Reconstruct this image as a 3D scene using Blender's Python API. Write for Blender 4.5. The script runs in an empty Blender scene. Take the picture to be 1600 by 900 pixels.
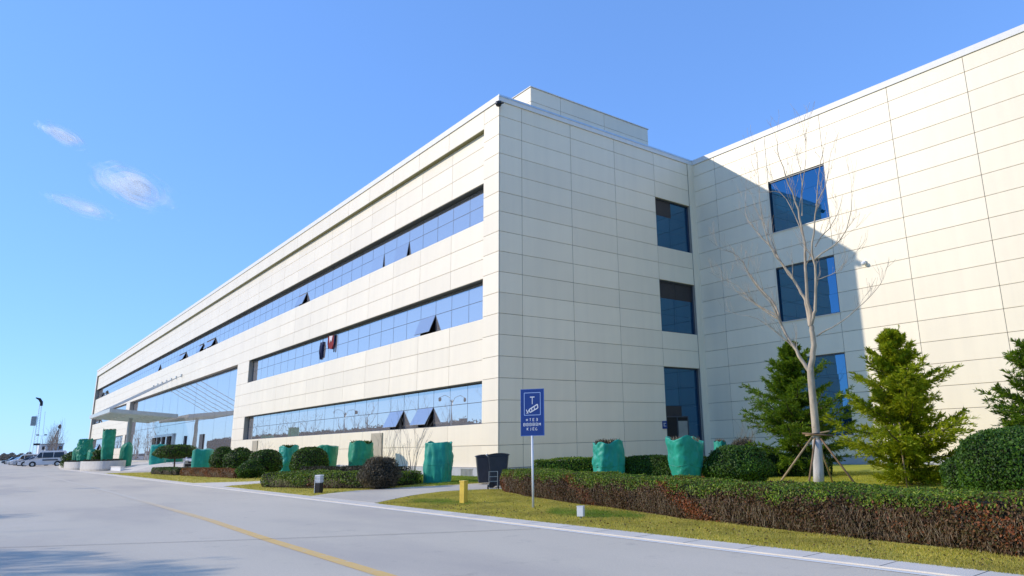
import bpy, math, random
import numpy as np
from mathutils import Vector, Matrix, noise as mnoise
random.seed(7); RNG = np.random.default_rng(7)
SC = bpy.context.scene
COL = SC.collection
rad = math.radians

# ------------------------------------------------------------------ camera
cam_data = bpy.data.cameras.new('camera'); cam = bpy.data.objects.new('camera', cam_data); COL.objects.link(cam)
_yaw, _pitch, _roll = rad(49.0887), rad(13.3687), rad(-1.6455)
_fw = Vector((-math.sin(_yaw)*math.cos(_pitch), math.cos(_yaw)*math.cos(_pitch), math.sin(_pitch)))
_r = Vector((math.cos(_yaw), math.sin(_yaw), 0)); _u = _r.cross(_fw)
_r2 = _r*math.cos(_roll)+_u*math.sin(_roll); _u2 = -_r*math.sin(_roll)+_u*math.cos(_roll)
cam.matrix_world = Matrix(((_r2.x, _u2.x, -_fw.x, 27.4063), (_r2.y, _u2.y, -_fw.y, -17.8647), (_r2.z, _u2.z, -_fw.z, 1.4727), (0, 0, 0, 1)))
cam_data.sensor_width = 36; cam_data.lens = 24.8125; cam_data.shift_x = -0.0789; cam_data.shift_y = -0.0150
cam_data.clip_start = 0.1; cam_data.clip_end = 12000
SC.camera = cam

# ------------------------------------------------------------------ sky, sun, exposure
SUN_TO = Vector((-10.15, -14.42, 8.25)).normalized()
elev = math.asin(SUN_TO.z); azim = math.atan2(SUN_TO.x, SUN_TO.y) % (2*math.pi)
world = bpy.data.worlds.new('World'); SC.world = world; world.use_nodes = True
wt = world.node_tree; wt.nodes.clear()
sky = wt.nodes.new('ShaderNodeTexSky'); sky.sky_type = 'NISHITA'; sky.sun_disc = False
sky.sun_elevation = elev; sky.sun_rotation = azim
sky.air_density = 1.0; sky.dust_density = 0.0; sky.ozone_density = 3.0; sky.altitude = 0
# the camera that took the picture compresses the sky: one even response curve and colour balance over the whole dome
pre = wt.nodes.new('ShaderNodeVectorMath'); pre.operation = 'SCALE'; pre.inputs[3].default_value = 0.15
gm = wt.nodes.new('ShaderNodeGamma'); gm.inputs[1].default_value = 0.5
tint = wt.nodes.new('ShaderNodeMix'); tint.data_type = 'RGBA'; tint.blend_type = 'MULTIPLY'
tint.inputs[0].default_value = 1.0; tint.inputs[7].default_value = (2.6, 4.3, 7.5, 1)
bg = wt.nodes.new('ShaderNodeBackground'); bg.inputs[1].default_value = 0.106
wo = wt.nodes.new('ShaderNodeOutputWorld')
wt.links.new(sky.outputs[0], pre.inputs[0]); wt.links.new(pre.outputs[0], gm.inputs[0]); wt.links.new(gm.outputs[0], tint.inputs[6])
wt.links.new(tint.outputs[2], bg.inputs[0]); wt.links.new(bg.outputs[0], wo.inputs[0])
sl = bpy.data.lights.new('sun', 'SUN'); sl.energy = 2.0; sl.angle = rad(0.5); sl.color = (1.0, 0.905, 0.77)
so = bpy.data.objects.new('sun', sl); COL.objects.link(so)
so.rotation_euler = (-SUN_TO).to_track_quat('-Z', 'Y').to_euler(); so.location = (-40, -60, 60)
SC.view_settings.view_transform = 'Standard'; SC.view_settings.look = 'None'
SC.view_settings.exposure = 0.85; SC.view_settings.gamma = 1.0
try:
    SC.cycles.volume_step_rate = 1.0; SC.cycles.volume_bounces = 8
except Exception:
    pass

# ------------------------------------------------------------------ materials
def newmat(name):
    m = bpy.data.materials.new(name); m.use_nodes = True; nt = m.node_tree; nt.nodes.clear()
    out = nt.nodes.new('ShaderNodeOutputMaterial'); return m, nt, out
def N(nt, t, **kw):
    n = nt.nodes.new(t)
    for k, v in kw.items(): setattr(n, k, v)
    return n
def ramp(nt, src, stops):
    r = N(nt, 'ShaderNodeValToRGB'); cr = r.color_ramp
    while len(cr.elements) > 1: cr.elements.remove(cr.elements[-1])
    cr.elements[0].position = stops[0][0]; cr.elements[0].color = (*stops[0][1], 1)
    for p, c in stops[1:]:
        e = cr.elements.new(p); e.color = (*c, 1)
    nt.links.new(src, r.inputs[0]); return r
def mul(c, k): return tuple(min(1, x*k) for x in c)
def solid(name, col, rough=0.6, metal=0.0, var=0.08, scale=3.0, bump=0.0, bscale=60.0, objvar=0.0, coat=0.0, spec=0.5, stretch=(1, 1, 1)):
    m, nt, out = newmat(name)
    b = N(nt, 'ShaderNodeBsdfPrincipled'); b.inputs['Roughness'].default_value = rough; b.inputs['Metallic'].default_value = metal
    b.inputs['Specular IOR Level'].default_value = spec
    if coat: b.inputs['Coat Weight'].default_value = coat; b.inputs['Coat Roughness'].default_value = 0.08
    tc = N(nt, 'ShaderNodeTexCoord'); mp = N(nt, 'ShaderNodeMapping'); mp.inputs['Scale'].default_value = stretch
    nt.links.new(tc.outputs['Object'], mp.inputs[0])
    nz = N(nt, 'ShaderNodeTexNoise'); nz.inputs['Scale'].default_value = scale; nz.inputs['Detail'].default_value = 5
    nt.links.new(mp.outputs[0], nz.inputs['Vector'])
    r = ramp(nt, nz.outputs['Fac'], [(0.3, mul(col, 1-var)), (0.7, mul(col, 1+var))])
    last = r.outputs[0]
    if objvar:
        oi = N(nt, 'ShaderNodeObjectInfo')
        mr = N(nt, 'ShaderNodeMapRange'); mr.inputs[3].default_value = 1-objvar; mr.inputs[4].default_value = 1+objvar
        nt.links.new(oi.outputs['Random'], mr.inputs[0])
        mx = N(nt, 'ShaderNodeMix', data_type='RGBA', blend_type='MULTIPLY'); mx.inputs[0].default_value = 1
        cb = N(nt, 'ShaderNodeCombineColor')
        for i in range(3): nt.links.new(mr.outputs[0], cb.inputs[i])
        nt.links.new(last, mx.inputs[6]); nt.links.new(cb.outputs[0], mx.inputs[7]); last = mx.outputs[2]
    nt.links.new(last, b.inputs['Base Color'])
    if bump:
        n2 = N(nt, 'ShaderNodeTexNoise'); n2.inputs['Scale'].default_value = bscale; n2.inputs['Detail'].default_value = 4
        nt.links.new(tc.outputs['Object'], n2.inputs['Vector'])
        bp = N(nt, 'ShaderNodeBump'); bp.inputs['Strength'].default_value = bump; bp.inputs['Distance'].default_value = 0.02
        nt.links.new(n2.outputs['Fac'], bp.inputs['Height']); nt.links.new(bp.outputs[0], b.inputs['Normal'])
    nt.links.new(b.outputs[0], out.inputs[0]); return m
def glassmat(name, tintc, dark, base_refl=0.45, rough=0.0, ior=1.9):
    """coated architectural glass: strong mirror at grazing angles, deep blue body"""
    m, nt, out = newmat(name)
    d = N(nt, 'ShaderNodeBsdfDiffuse'); d.inputs[0].default_value = (*dark, 1)
    g1 = N(nt, 'ShaderNodeBsdfGlossy'); g1.inputs[0].default_value = (*tintc, 1); g1.inputs['Roughness'].default_value = rough
    g2 = N(nt, 'ShaderNodeBsdfGlossy'); g2.inputs[0].default_value = (0.90, 0.88, 0.86, 1); g2.inputs['Roughness'].default_value = rough
    lw = N(nt, 'ShaderNodeFresnel'); lw.inputs[0].default_value = ior
    tc = N(nt, 'ShaderNodeTexCoord'); nz = N(nt, 'ShaderNodeTexNoise'); nz.inputs['Scale'].default_value = 0.7; nz.inputs['Detail'].default_value = 1
    nt.links.new(tc.outputs['Object'], nz.inputs['Vector'])
    bp = N(nt, 'ShaderNodeBump'); bp.inputs['Strength'].default_value = 0.12; bp.inputs['Distance'].default_value = 0.02
    nt.links.new(nz.outputs['Fac'], bp.inputs['Height'])
    for g in (g1, g2): nt.links.new(bp.outputs[0], g.inputs['Normal'])
    m1 = N(nt, 'ShaderNodeMixShader'); m1.inputs[0].default_value = base_refl
    nt.links.new(d.outputs[0], m1.inputs[1]); nt.links.new(g1.outputs[0], m1.inputs[2])
    m2 = N(nt, 'ShaderNodeMixShader'); nt.links.new(lw.outputs[0], m2.inputs[0])
    nt.links.new(m1.outputs[0], m2.inputs[1]); nt.links.new(g2.outputs[0], m2.inputs[2])
    nt.links.new(m2.outputs[0], out.inputs[0]); return m
def leafmat(name, cols, trans=0.3, clump=1.2, rough=0.55, clump_amt=0.45):
    m, nt, out = newmat(name)
    geo = N(nt, 'ShaderNodeNewGeometry')
    n = len(cols)
    r = ramp(nt, geo.outputs['Random Per Island'], [(i/(n-1), c) for i, c in enumerate(cols)])
    tc = N(nt, 'ShaderNodeTexCoord'); nz = N(nt, 'ShaderNodeTexNoise'); nz.inputs['Scale'].default_value = clump; nz.inputs['Detail'].default_value = 3
    nt.links.new(tc.outputs['Object'], nz.inputs['Vector'])
    r2 = ramp(nt, nz.outputs['Fac'], [(0.3, (1-clump_amt,)*3), (0.7, (1.0, 1.0, 1.0))])
    mx = N(nt, 'ShaderNodeMix', data_type='RGBA', blend_type='MULTIPLY'); mx.inputs[0].default_value = 1
    nt.links.new(r.outputs[0], mx.inputs[6]); nt.links.new(r2.outputs[0], mx.inputs[7])
    b = N(nt, 'ShaderNodeBsdfPrincipled'); b.inputs['Roughness'].default_value = rough; b.inputs['Specular IOR Level'].default_value = 0.35
    nt.links.new(mx.outputs[2], b.inputs['Base Color'])
    if trans:
        t = N(nt, 'ShaderNodeBsdfTranslucent'); nt.links.new(mx.outputs[2], t.inputs[0])
        ms = N(nt, 'ShaderNodeMixShader'); ms.inputs[0].default_value = trans
        nt.links.new(b.outputs[0], ms.inputs[1]); nt.links.new(t.outputs[0], ms.inputs[2]); nt.links.new(ms.outputs[0], out.inputs[0])
    else: nt.links.new(b.outputs[0], out.inputs[0])
    return m

M = {}
M['panel'] = solid('panel_cream', (0.875, 0.765, 0.575), rough=0.42, var=0.03, scale=0.35, objvar=0.04, bump=0.04, bscale=1.2)
def add_streaks(m, amt):
    nt = m.node_tree; b = [n for n in nt.nodes if n.type == 'BSDF_PRINCIPLED'][0]; src = b.inputs['Base Color'].links[0].from_socket
    g = N(nt, 'ShaderNodeNewGeometry'); mp = N(nt, 'ShaderNodeMapping'); mp.inputs['Scale'].default_value = (1.6, 1.6, .10); nt.links.new(g.outputs['Position'], mp.inputs[0])
    nz = N(nt, 'ShaderNodeTexNoise'); nz.inputs['Scale'].default_value = 1.4; nz.inputs['Detail'].default_value = 6; nt.links.new(mp.outputs[0], nz.inputs['Vector'])
    r = ramp(nt, nz.outputs['Fac'], [(.38, (1-amt, 1-amt, 1-amt*.9)), (.58, (1, 1, 1))])
    mx = N(nt, 'ShaderNodeMix', data_type='RGBA', blend_type='MULTIPLY'); mx.inputs[0].default_value = 1
    nt.links.new(src, mx.inputs[6]); nt.links.new(r.outputs[0], mx.inputs[7]); nt.links.new(mx.outputs[2], b.inputs['Base Color'])
add_streaks(M['panel'], .03)
M['backing'] = solid('joint_backing', (0.34, 0.31, 0.26), rough=0.9)
M['sealant'] = solid('dark_sealant', (0.045, 0.042, 0.04), rough=0.8)
M['coping'] = solid('coping_metal', (0.74, 0.71, 0.66), rough=0.5, metal=0.0, var=0.04)
M['plinth'] = solid('plinth_stone', (0.42, 0.43, 0.44), rough=0.7, var=0.07, scale=2, bump=0.1)
M['dark'] = solid('dark_interior', (0.02, 0.018, 0.016), rough=0.9)
M['frame'] = solid('window_frame_grey', (0.07, 0.08, 0.095), rough=0.45, metal=0.3)
M['soffit'] = solid('soffit_shade_dark', (0.025, 0.034, 0.03), rough=0.6)  # near-black puts the shade of the window recess into the colour
M['glass'] = glassmat('facade_glass', (0.88, 0.84, 0.79), (0.33, 0.31, 0.31), 0.52)
M['blueglass'] = glassmat('deep_blue_glass', (0.08, 0.28, 0.46), (0.0, 0.035, 0.10), 0.52, ior=1.5)
M['blind'] = solid('brown_blind', (0.035, 0.03, 0.03), rough=0.5, var=0.1)
M['roof'] = solid('roof_felt', (0.25, 0.25, 0.24), rough=0.9)
M['steel'] = solid('light_steel', (0.55, 0.57, 0.57), rough=0.35, metal=0.7)
M['greysteel'] = solid('grey_painted_steel', (0.34, 0.35, 0.32), rough=0.4, metal=0.3)
M['palesteel'] = solid('pale_painted_steel', (0.52, 0.54, 0.49), rough=0.4)
M['tierod'] = solid('pale_tie_rod', (0.62, 0.60, 0.54), rough=0.5)
M['canopyglass'] = None
M['white'] = solid('white_paint', (0.74, 0.74, 0.73), rough=0.45, var=0.05, scale=4)
M['black'] = solid('black_plastic', (0.012, 0.012, 0.014), rough=0.4, var=0.1)
M['binbody'] = solid('bin_dark_plastic', (0.028, 0.032, 0.042), rough=0.45, var=0.12, scale=5, bump=0.05)
M['yellow'] = solid('yellow_paint', (0.78, 0.52, 0.06), rough=0.5, var=0.12, scale=6)
M['signblue'] = solid('sign_blue', (0.008, 0.04, 0.21), rough=0.35, var=0.06)
M['rubber'] = solid('rubber', (0.015, 0.015, 0.015), rough=0.85)
M['bark'] = solid('bark_pale', (0.42, 0.34, 0.245), rough=0.85, var=0.3, scale=9, bump=0.5, bscale=40, stretch=(1, 1, 0.3))
M['barkdark'] = solid('bark_dark', (0.10, 0.075, 0.055), rough=0.9, var=0.3, scale=9, bump=0.4, bscale=40)
M['barkgrey'] = solid('bark_grey', (0.24, 0.21, 0.19), rough=0.9, var=0.25, scale=9)
M['trunkwrap'] = solid('trunk_whitewash', (0.50, 0.46, 0.42), rough=0.8, var=0.2, scale=6, bump=0.3, stretch=(3, 3, 0.5))
M['stake'] = solid('stake_wood', (0.36, 0.25, 0.13), rough=0.8, var=0.25, scale=8, bump=0.3)
M['stake2'] = solid('stake_wood_dark', (0.20, 0.12, 0.06), rough=0.8, var=0.25, scale=8, bump=0.3)
M['kerb'] = solid('kerb_concrete', (0.68, 0.61, 0.51), rough=0.85, var=0.08, scale=1.5, bump=0.15)
M['pale_concrete'] = solid('planter_concrete', (0.56, 0.53, 0.48), rough=0.8, var=0.08, scale=2, bump=0.1)
M['soil'] = solid('soil', (0.10, 0.075, 0.05), rough=0.95, var=0.3, scale=6, bump=0.5)
M['carwhite'] = solid('car_white', (0.72, 0.73, 0.74), rough=0.3, coat=0.6, var=0.02)
M['carsilver'] = solid('car_silver', (0.42, 0.44, 0.47), rough=0.3, metal=0.5, coat=0.6, var=0.02)
M['cardark'] = solid('car_dark', (0.05, 0.055, 0.07), rough=0.3, coat=0.6, var=0.02)
M['carglass'] = solid('car_glass', (0.02, 0.025, 0.035), rough=0.06, var=0.02)
M['lamp'] = solid('headlight_lens', (0.55, 0.58, 0.62), rough=0.1)
M['redlamp'] = solid('tail_lamp', (0.35, 0.02, 0.02), rough=0.2)
M['hill'] = solid('hill', (0.08, 0.12, 0.16), rough=1, var=0.2, scale=0.01)
M['cloth_red'] = solid('red_cloth', (0.22, 0.015, 0.02), rough=0.9)
M['cloth_blue'] = solid('dark_blue_cloth', (0.01, 0.02, 0.07), rough=0.9)
M['cloth_white'] = solid('pale_cloth', (0.70, 0.62, 0.66), rough=0.9)

# cloth of the winter wraps: thin green woven sheet, slightly translucent
def wrapmat(name, c):
    m, nt, out = newmat(name)
    tc = N(nt, 'ShaderNodeTexCoord'); nz = N(nt, 'ShaderNodeTexNoise'); nz.inputs['Scale'].default_value = 2.2; nz.inputs['Detail'].default_value = 6
    nt.links.new(tc.outputs['Object'], nz.inputs['Vector'])
    r = ramp(nt, nz.outputs['Fac'], [(0.25, mul(c, 0.72)), (0.55, c), (0.8, tuple(min(1, x*1.25+0.03) for x in c))])
    b = N(nt, 'ShaderNodeBsdfPrincipled'); b.inputs['Roughness'].default_value = 0.5; b.inputs['Sheen Weight'].default_value = 0.15
    nt.links.new(r.outputs[0], b.inputs['Base Color'])
    t = N(nt, 'ShaderNodeBsdfTranslucent'); nt.links.new(r.outputs[0], t.inputs[0])
    n2 = N(nt, 'ShaderNodeTexNoise'); n2.inputs['Scale'].default_value = 7; n2.inputs['Detail'].default_value = 8; n2.inputs['Roughness'].default_value = 0.7
    nt.links.new(tc.outputs['Object'], n2.inputs['Vector'])
    bp = N(nt, 'ShaderNodeBump'); bp.inputs['Strength'].default_value = 0.4; bp.inputs['Distance'].default_value = 0.03
    nt.links.new(n2.outputs['Fac'], bp.inputs['Height']); nt.links.new(bp.outputs[0], b.inputs['Normal'])
    ms = N(nt, 'ShaderNodeMixShader'); ms.inputs[0].default_value = 0.22
    nt.links.new(b.outputs[0], ms.inputs[1]); nt.links.new(t.outputs[0], ms.inputs[2]); nt.links.new(ms.outputs[0], out.inputs[0]); return m
M['wrap'] = wrapmat('green_wrap_cloth', (0.012, 0.40, 0.27))
M['wrap2'] = wrapmat('deep_green_wrap_cloth', (0.006, 0.32, 0.17))
M['wrap3'] = wrapmat('bluish_green_wrap_cloth', (0.008, 0.38, 0.29))

def milky(name, c):
    m, nt, out = newmat(name); tc = N(nt, 'ShaderNodeTexCoord'); nz = N(nt, 'ShaderNodeTexNoise'); nz.inputs['Scale'].default_value = 3
    nt.links.new(tc.outputs['Object'], nz.inputs['Vector']); r = ramp(nt, nz.outputs['Fac'], [(.3, mul(c, .85)), (.7, c)])
    d = N(nt, 'ShaderNodeBsdfPrincipled'); d.inputs['Roughness'].default_value = .2; nt.links.new(r.outputs[0], d.inputs['Base Color'])
    t = N(nt, 'ShaderNodeBsdfTranslucent'); nt.links.new(r.outputs[0], t.inputs[0]); ms = N(nt, 'ShaderNodeMixShader'); ms.inputs[0].default_value = .82
    nt.links.new(d.outputs[0], ms.inputs[1]); nt.links.new(t.outputs[0], ms.inputs[2]); nt.links.new(ms.outputs[0], out.inputs[0]); return m
M['canopyglass'] = milky('milky_green_glass', (0.86, 0.92, 0.84))
# leaves
M['hedge_green'] = leafmat('hedge_green_leaves', [(0.06, 0.13, 0.008), (0.13, 0.24, 0.012), (0.24, 0.35, 0.02), (0.36, 0.42, 0.04)], clump=2.2)
M['hedge_brown'] = leafmat('hedge_brown_leaves', [(0.045, 0.022, 0.010), (0.12, 0.055, 0.022), (0.20, 0.095, 0.035), (0.09, 0.09, 0.02), (0.24, 0.11, 0.04)], clump=1.6)
M['hedge_rust'] = leafmat('hedge_rust_leaves', [(0.26, 0.06, 0.012), (0.40, 0.13, 0.03)], clump=1.5)
M['twig'] = leafmat('hedge_twigs', [(0.08, 0.05, 0.025), (0.18, 0.12, 0.06), (0.26, 0.19, 0.11), (0.50, 0.40, 0.26)], trans=0, clump=3)
M['ball'] = leafmat('clipped_shrub_leaves', [(0.02, 0.06, 0.005), (0.055, 0.13, 0.008), (0.13, 0.24, 0.012)], clump=1.8)
M['bigbush'] = leafmat('bush_leaves', [(0.025, 0.075, 0.006), (0.06, 0.15, 0.010), (0.15, 0.28, 0.018)], clump=1.5)
M['drybush'] = leafmat('dry_bush_leaves', [(0.07, 0.06, 0.03), (0.15, 0.12, 0.07), (0.26, 0.20, 0.12)], clump=3)
M['brownhedge'] = leafmat('brown_hedge_leaves', [(0.22, 0.08, 0.025), (0.34, 0.13, 0.035), (0.18, 0.11, 0.02)], clump=2)
M['darkhedge'] = leafmat('dark_hedge_leaves', [(0.02, 0.035, 0.012), (0.05, 0.06, 0.02), (0.07, 0.045, 0.025)], clump=2)
M['conifer_a'] = leafmat('dark_conifer_needles', [(0.07, 0.15, 0.006), (0.17, 0.29, 0.012), (0.32, 0.44, 0.02)], clump=1.6, trans=0.45)
M['conifer_b'] = leafmat('yellow_green_conifer_needles', [(0.22, 0.28, 0.006), (0.42, 0.48, 0.012), (0.60, 0.62, 0.03)], clump=1.4, trans=0.5, clump_amt=.3)
M['grassblade'] = leafmat('grass_blades', [(0.34, 0.35, 0.03), (0.60, 0.52, 0.06), (0.74, 0.62, 0.12), (0.80, 0.64, 0.20)], clump=1.1, trans=0.35, clump_amt=0.35)
M['grassfresh'] = leafmat('fresh_grass_blades', [(0.14, 0.28, 0.02), (0.24, 0.38, 0.03), (0.32, 0.44, 0.04)], clump=2, trans=0.3)
M['lawnblade'] = leafmat('lawn_blades', [(0.30, 0.34, 0.02), (0.48, 0.46, 0.03), (0.58, 0.50, 0.05)], clump=0.9, trans=0.3, clump_amt=0.25)
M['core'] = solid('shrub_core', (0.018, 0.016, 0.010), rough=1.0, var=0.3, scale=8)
M['farleaf'] = leafmat('far_treeline', [(0.16, 0.15, 0.12), (0.26, 0.22, 0.18)], clump=0.3)

def groundmat(name, stops, scale=0.8, bump=0.4, bs=25, rough=0.95, det=8):
    m, nt, out = newmat(name)
    tc = N(nt, 'ShaderNodeTexCoord'); nz = N(nt, 'ShaderNodeTexNoise'); nz.inputs['Scale'].default_value = scale; nz.inputs['Detail'].default_value = det
    nz.inputs['Roughness'].default_value = 0.62
    nt.links.new(tc.outputs['Object'], nz.inputs['Vector']); r = ramp(nt, nz.outputs['Fac'], stops)
    b = N(nt, 'ShaderNodeBsdfPrincipled'); b.inputs['Roughness'].default_value = rough; nt.links.new(r.outputs[0], b.inputs['Base Color'])
    n2 = N(nt, 'ShaderNodeTexNoise'); n2.inputs['Scale'].default_value = bs; n2.inputs['Detail'].default_value = 6
    nt.links.new(tc.outputs['Object'], n2.inputs['Vector'])
    bp = N(nt, 'ShaderNodeBump'); bp.inputs['Strength'].default_value = bump; bp.inputs['Distance'].default_value = 0.03
    nt.links.new(n2.outputs['Fac'], bp.inputs['Height']); nt.links.new(bp.outputs[0], b.inputs['Normal'])
    nt.links.new(b.outputs[0], out.inputs[0]); return m
M['ground'] = groundmat('ground', [(0.3, (0.13, 0.12, 0.08)), (0.7, (0.2, 0.19, 0.13))], 0.05)
M['grass'] = groundmat('grass', [(0.28, (0.28, 0.27, 0.03)), (0.45, (0.46, 0.40, 0.05)), (0.62, (0.56, 0.46, 0.10)), (0.8, (0.46, 0.42, 0.06))], 0.9, 0.8)
M['lawn'] = groundmat('lawn', [(0.3, (0.26, 0.29, 0.02)), (0.6, (0.44, 0.42, 0.03)), (0.8, (0.50, 0.44, 0.05))], 0.7, 0.8)
def roadmat():
    m, nt, out = newmat('road_concrete')
    tc = N(nt, 'ShaderNodeTexCoord')
    a = N(nt, 'ShaderNodeTexNoise'); a.inputs['Scale'].default_value = 0.22; a.inputs['Detail'].default_value = 6; a.inputs['Roughness'].default_value = 0.55
    mp = N(nt, 'ShaderNodeMapping'); mp.inputs['Scale'].default_value = (0.5, 1.6, 1)
    nt.links.new(tc.outputs['Object'], mp.inputs[0]); nt.links.new(mp.outputs[0], a.inputs['Vector'])
    r = ramp(nt, a.outputs['Fac'], [(0.3, (0.51, 0.445, 0.365)), (0.5, (0.63, 0.55, 0.425)), (0.75, (0.68, 0.59, 0.46))])
    f = N(nt, 'ShaderNodeTexNoise'); f.inputs['Scale'].default_value = 60; f.inputs['Detail'].default_value = 5
    nt.links.new(tc.outputs['Object'], f.inputs['Vector'])
    r2 = ramp(nt, f.outputs['Fac'], [(0.3, (0.90,)*3), (0.7, (1.04,)*3)])
    mx = N(nt, 'ShaderNodeMix', data_type='RGBA', blend_type='MULTIPLY'); mx.inputs[0].default_value = 1
    nt.links.new(r.outputs[0], mx.inputs[6]); nt.links.new(r2.outputs[0], mx.inputs[7])
    # small dark specks and stains
    v = N(nt, 'ShaderNodeTexNoise'); v.inputs['Scale'].default_value = 1.4; v.inputs['Detail'].default_value = 8; v.inputs['Roughness'].default_value = 0.75
    nt.links.new(tc.outputs['Object'], v.inputs['Vector'])
    r3 = ramp(nt, v.outputs['Fac'], [(0.30, (0.80, 0.80, 0.81)), (0.42, (1, 1, 1))])
    m2 = N(nt, 'ShaderNodeMix', data_type='RGBA', blend_type='MULTIPLY'); m2.inputs[0].default_value = 1
    nt.links.new(mx.outputs[2], m2.inputs[6]); nt.links.new(r3.outputs[0], m2.inputs[7])
    b = N(nt, 'ShaderNodeBsdfPrincipled'); b.inputs['Roughness'].default_value = 0.75; b.inputs['Specular IOR Level'].default_value = 0.3
    nt.links.new(m2.outputs[2], b.inputs['Base Color'])
    bp = N(nt, 'ShaderNodeBump'); bp.inputs['Strength'].default_value = 0.15; bp.inputs['Distance'].default_value = 0.01
    nt.links.new(f.outputs['Fac'], bp.inputs['Height']); nt.links.new(bp.outputs[0], b.inputs['Normal'])
    nt.links.new(b.outputs[0], out.inputs[0]); return m
M['road'] = roadmat()
def linemat(name, c, wear_lo, wear_hi, length_axis_fade=None):
    """road paint with worn patches through which the concrete shows"""
    m, nt, out = newmat(name)
    tc = N(nt, 'ShaderNodeTexCoord'); nz = N(nt, 'ShaderNodeTexNoise'); nz.inputs['Scale'].default_value = 5; nz.inputs['Detail'].default_value = 8; nz.inputs['Roughness'].default_value = 0.7
    nt.links.new(tc.outputs['Object'], nz.inputs['Vector'])
    r = ramp(nt, nz.outputs['Fac'], [(wear_lo, (0.63, 0.55, 0.425)), (wear_hi, c)])
    last = r.outputs[0]
    if length_axis_fade:
        sx = N(nt, 'ShaderNodeSeparateXYZ'); nt.links.new(tc.outputs['Object'], sx.inputs[0])
        mr = N(nt, 'ShaderNodeMapRange'); mr.inputs[1].default_value = length_axis_fade[0]; mr.inputs[2].default_value = length_axis_fade[1]
        nt.links.new(sx.outputs[0], mr.inputs[0])
        mx = N(nt, 'ShaderNodeMix', data_type='RGBA'); nt.links.new(mr.outputs[0], mx.inputs[0])
        mx.inputs[6].default_value = (0.63, 0.55, 0.425, 1); nt.links.new(last, mx.inputs[7]); last = mx.outputs[2]
    b = N(nt, 'ShaderNodeBsdfPrincipled'); b.inputs['Roughness'].default_value = 0.65; nt.links.new(last, b.inputs['Base Color'])
    nt.links.new(b.outputs[0], out.inputs[0]); return m
M['yline'] = linemat('worn_yellow_line', (0.78, 0.50, 0.16), 0.30, 0.46, (-2, 13))
M['wline'] = linemat('worn_white_line', (0.78, 0.75, 0.68), 0.25, 0.45)

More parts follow.
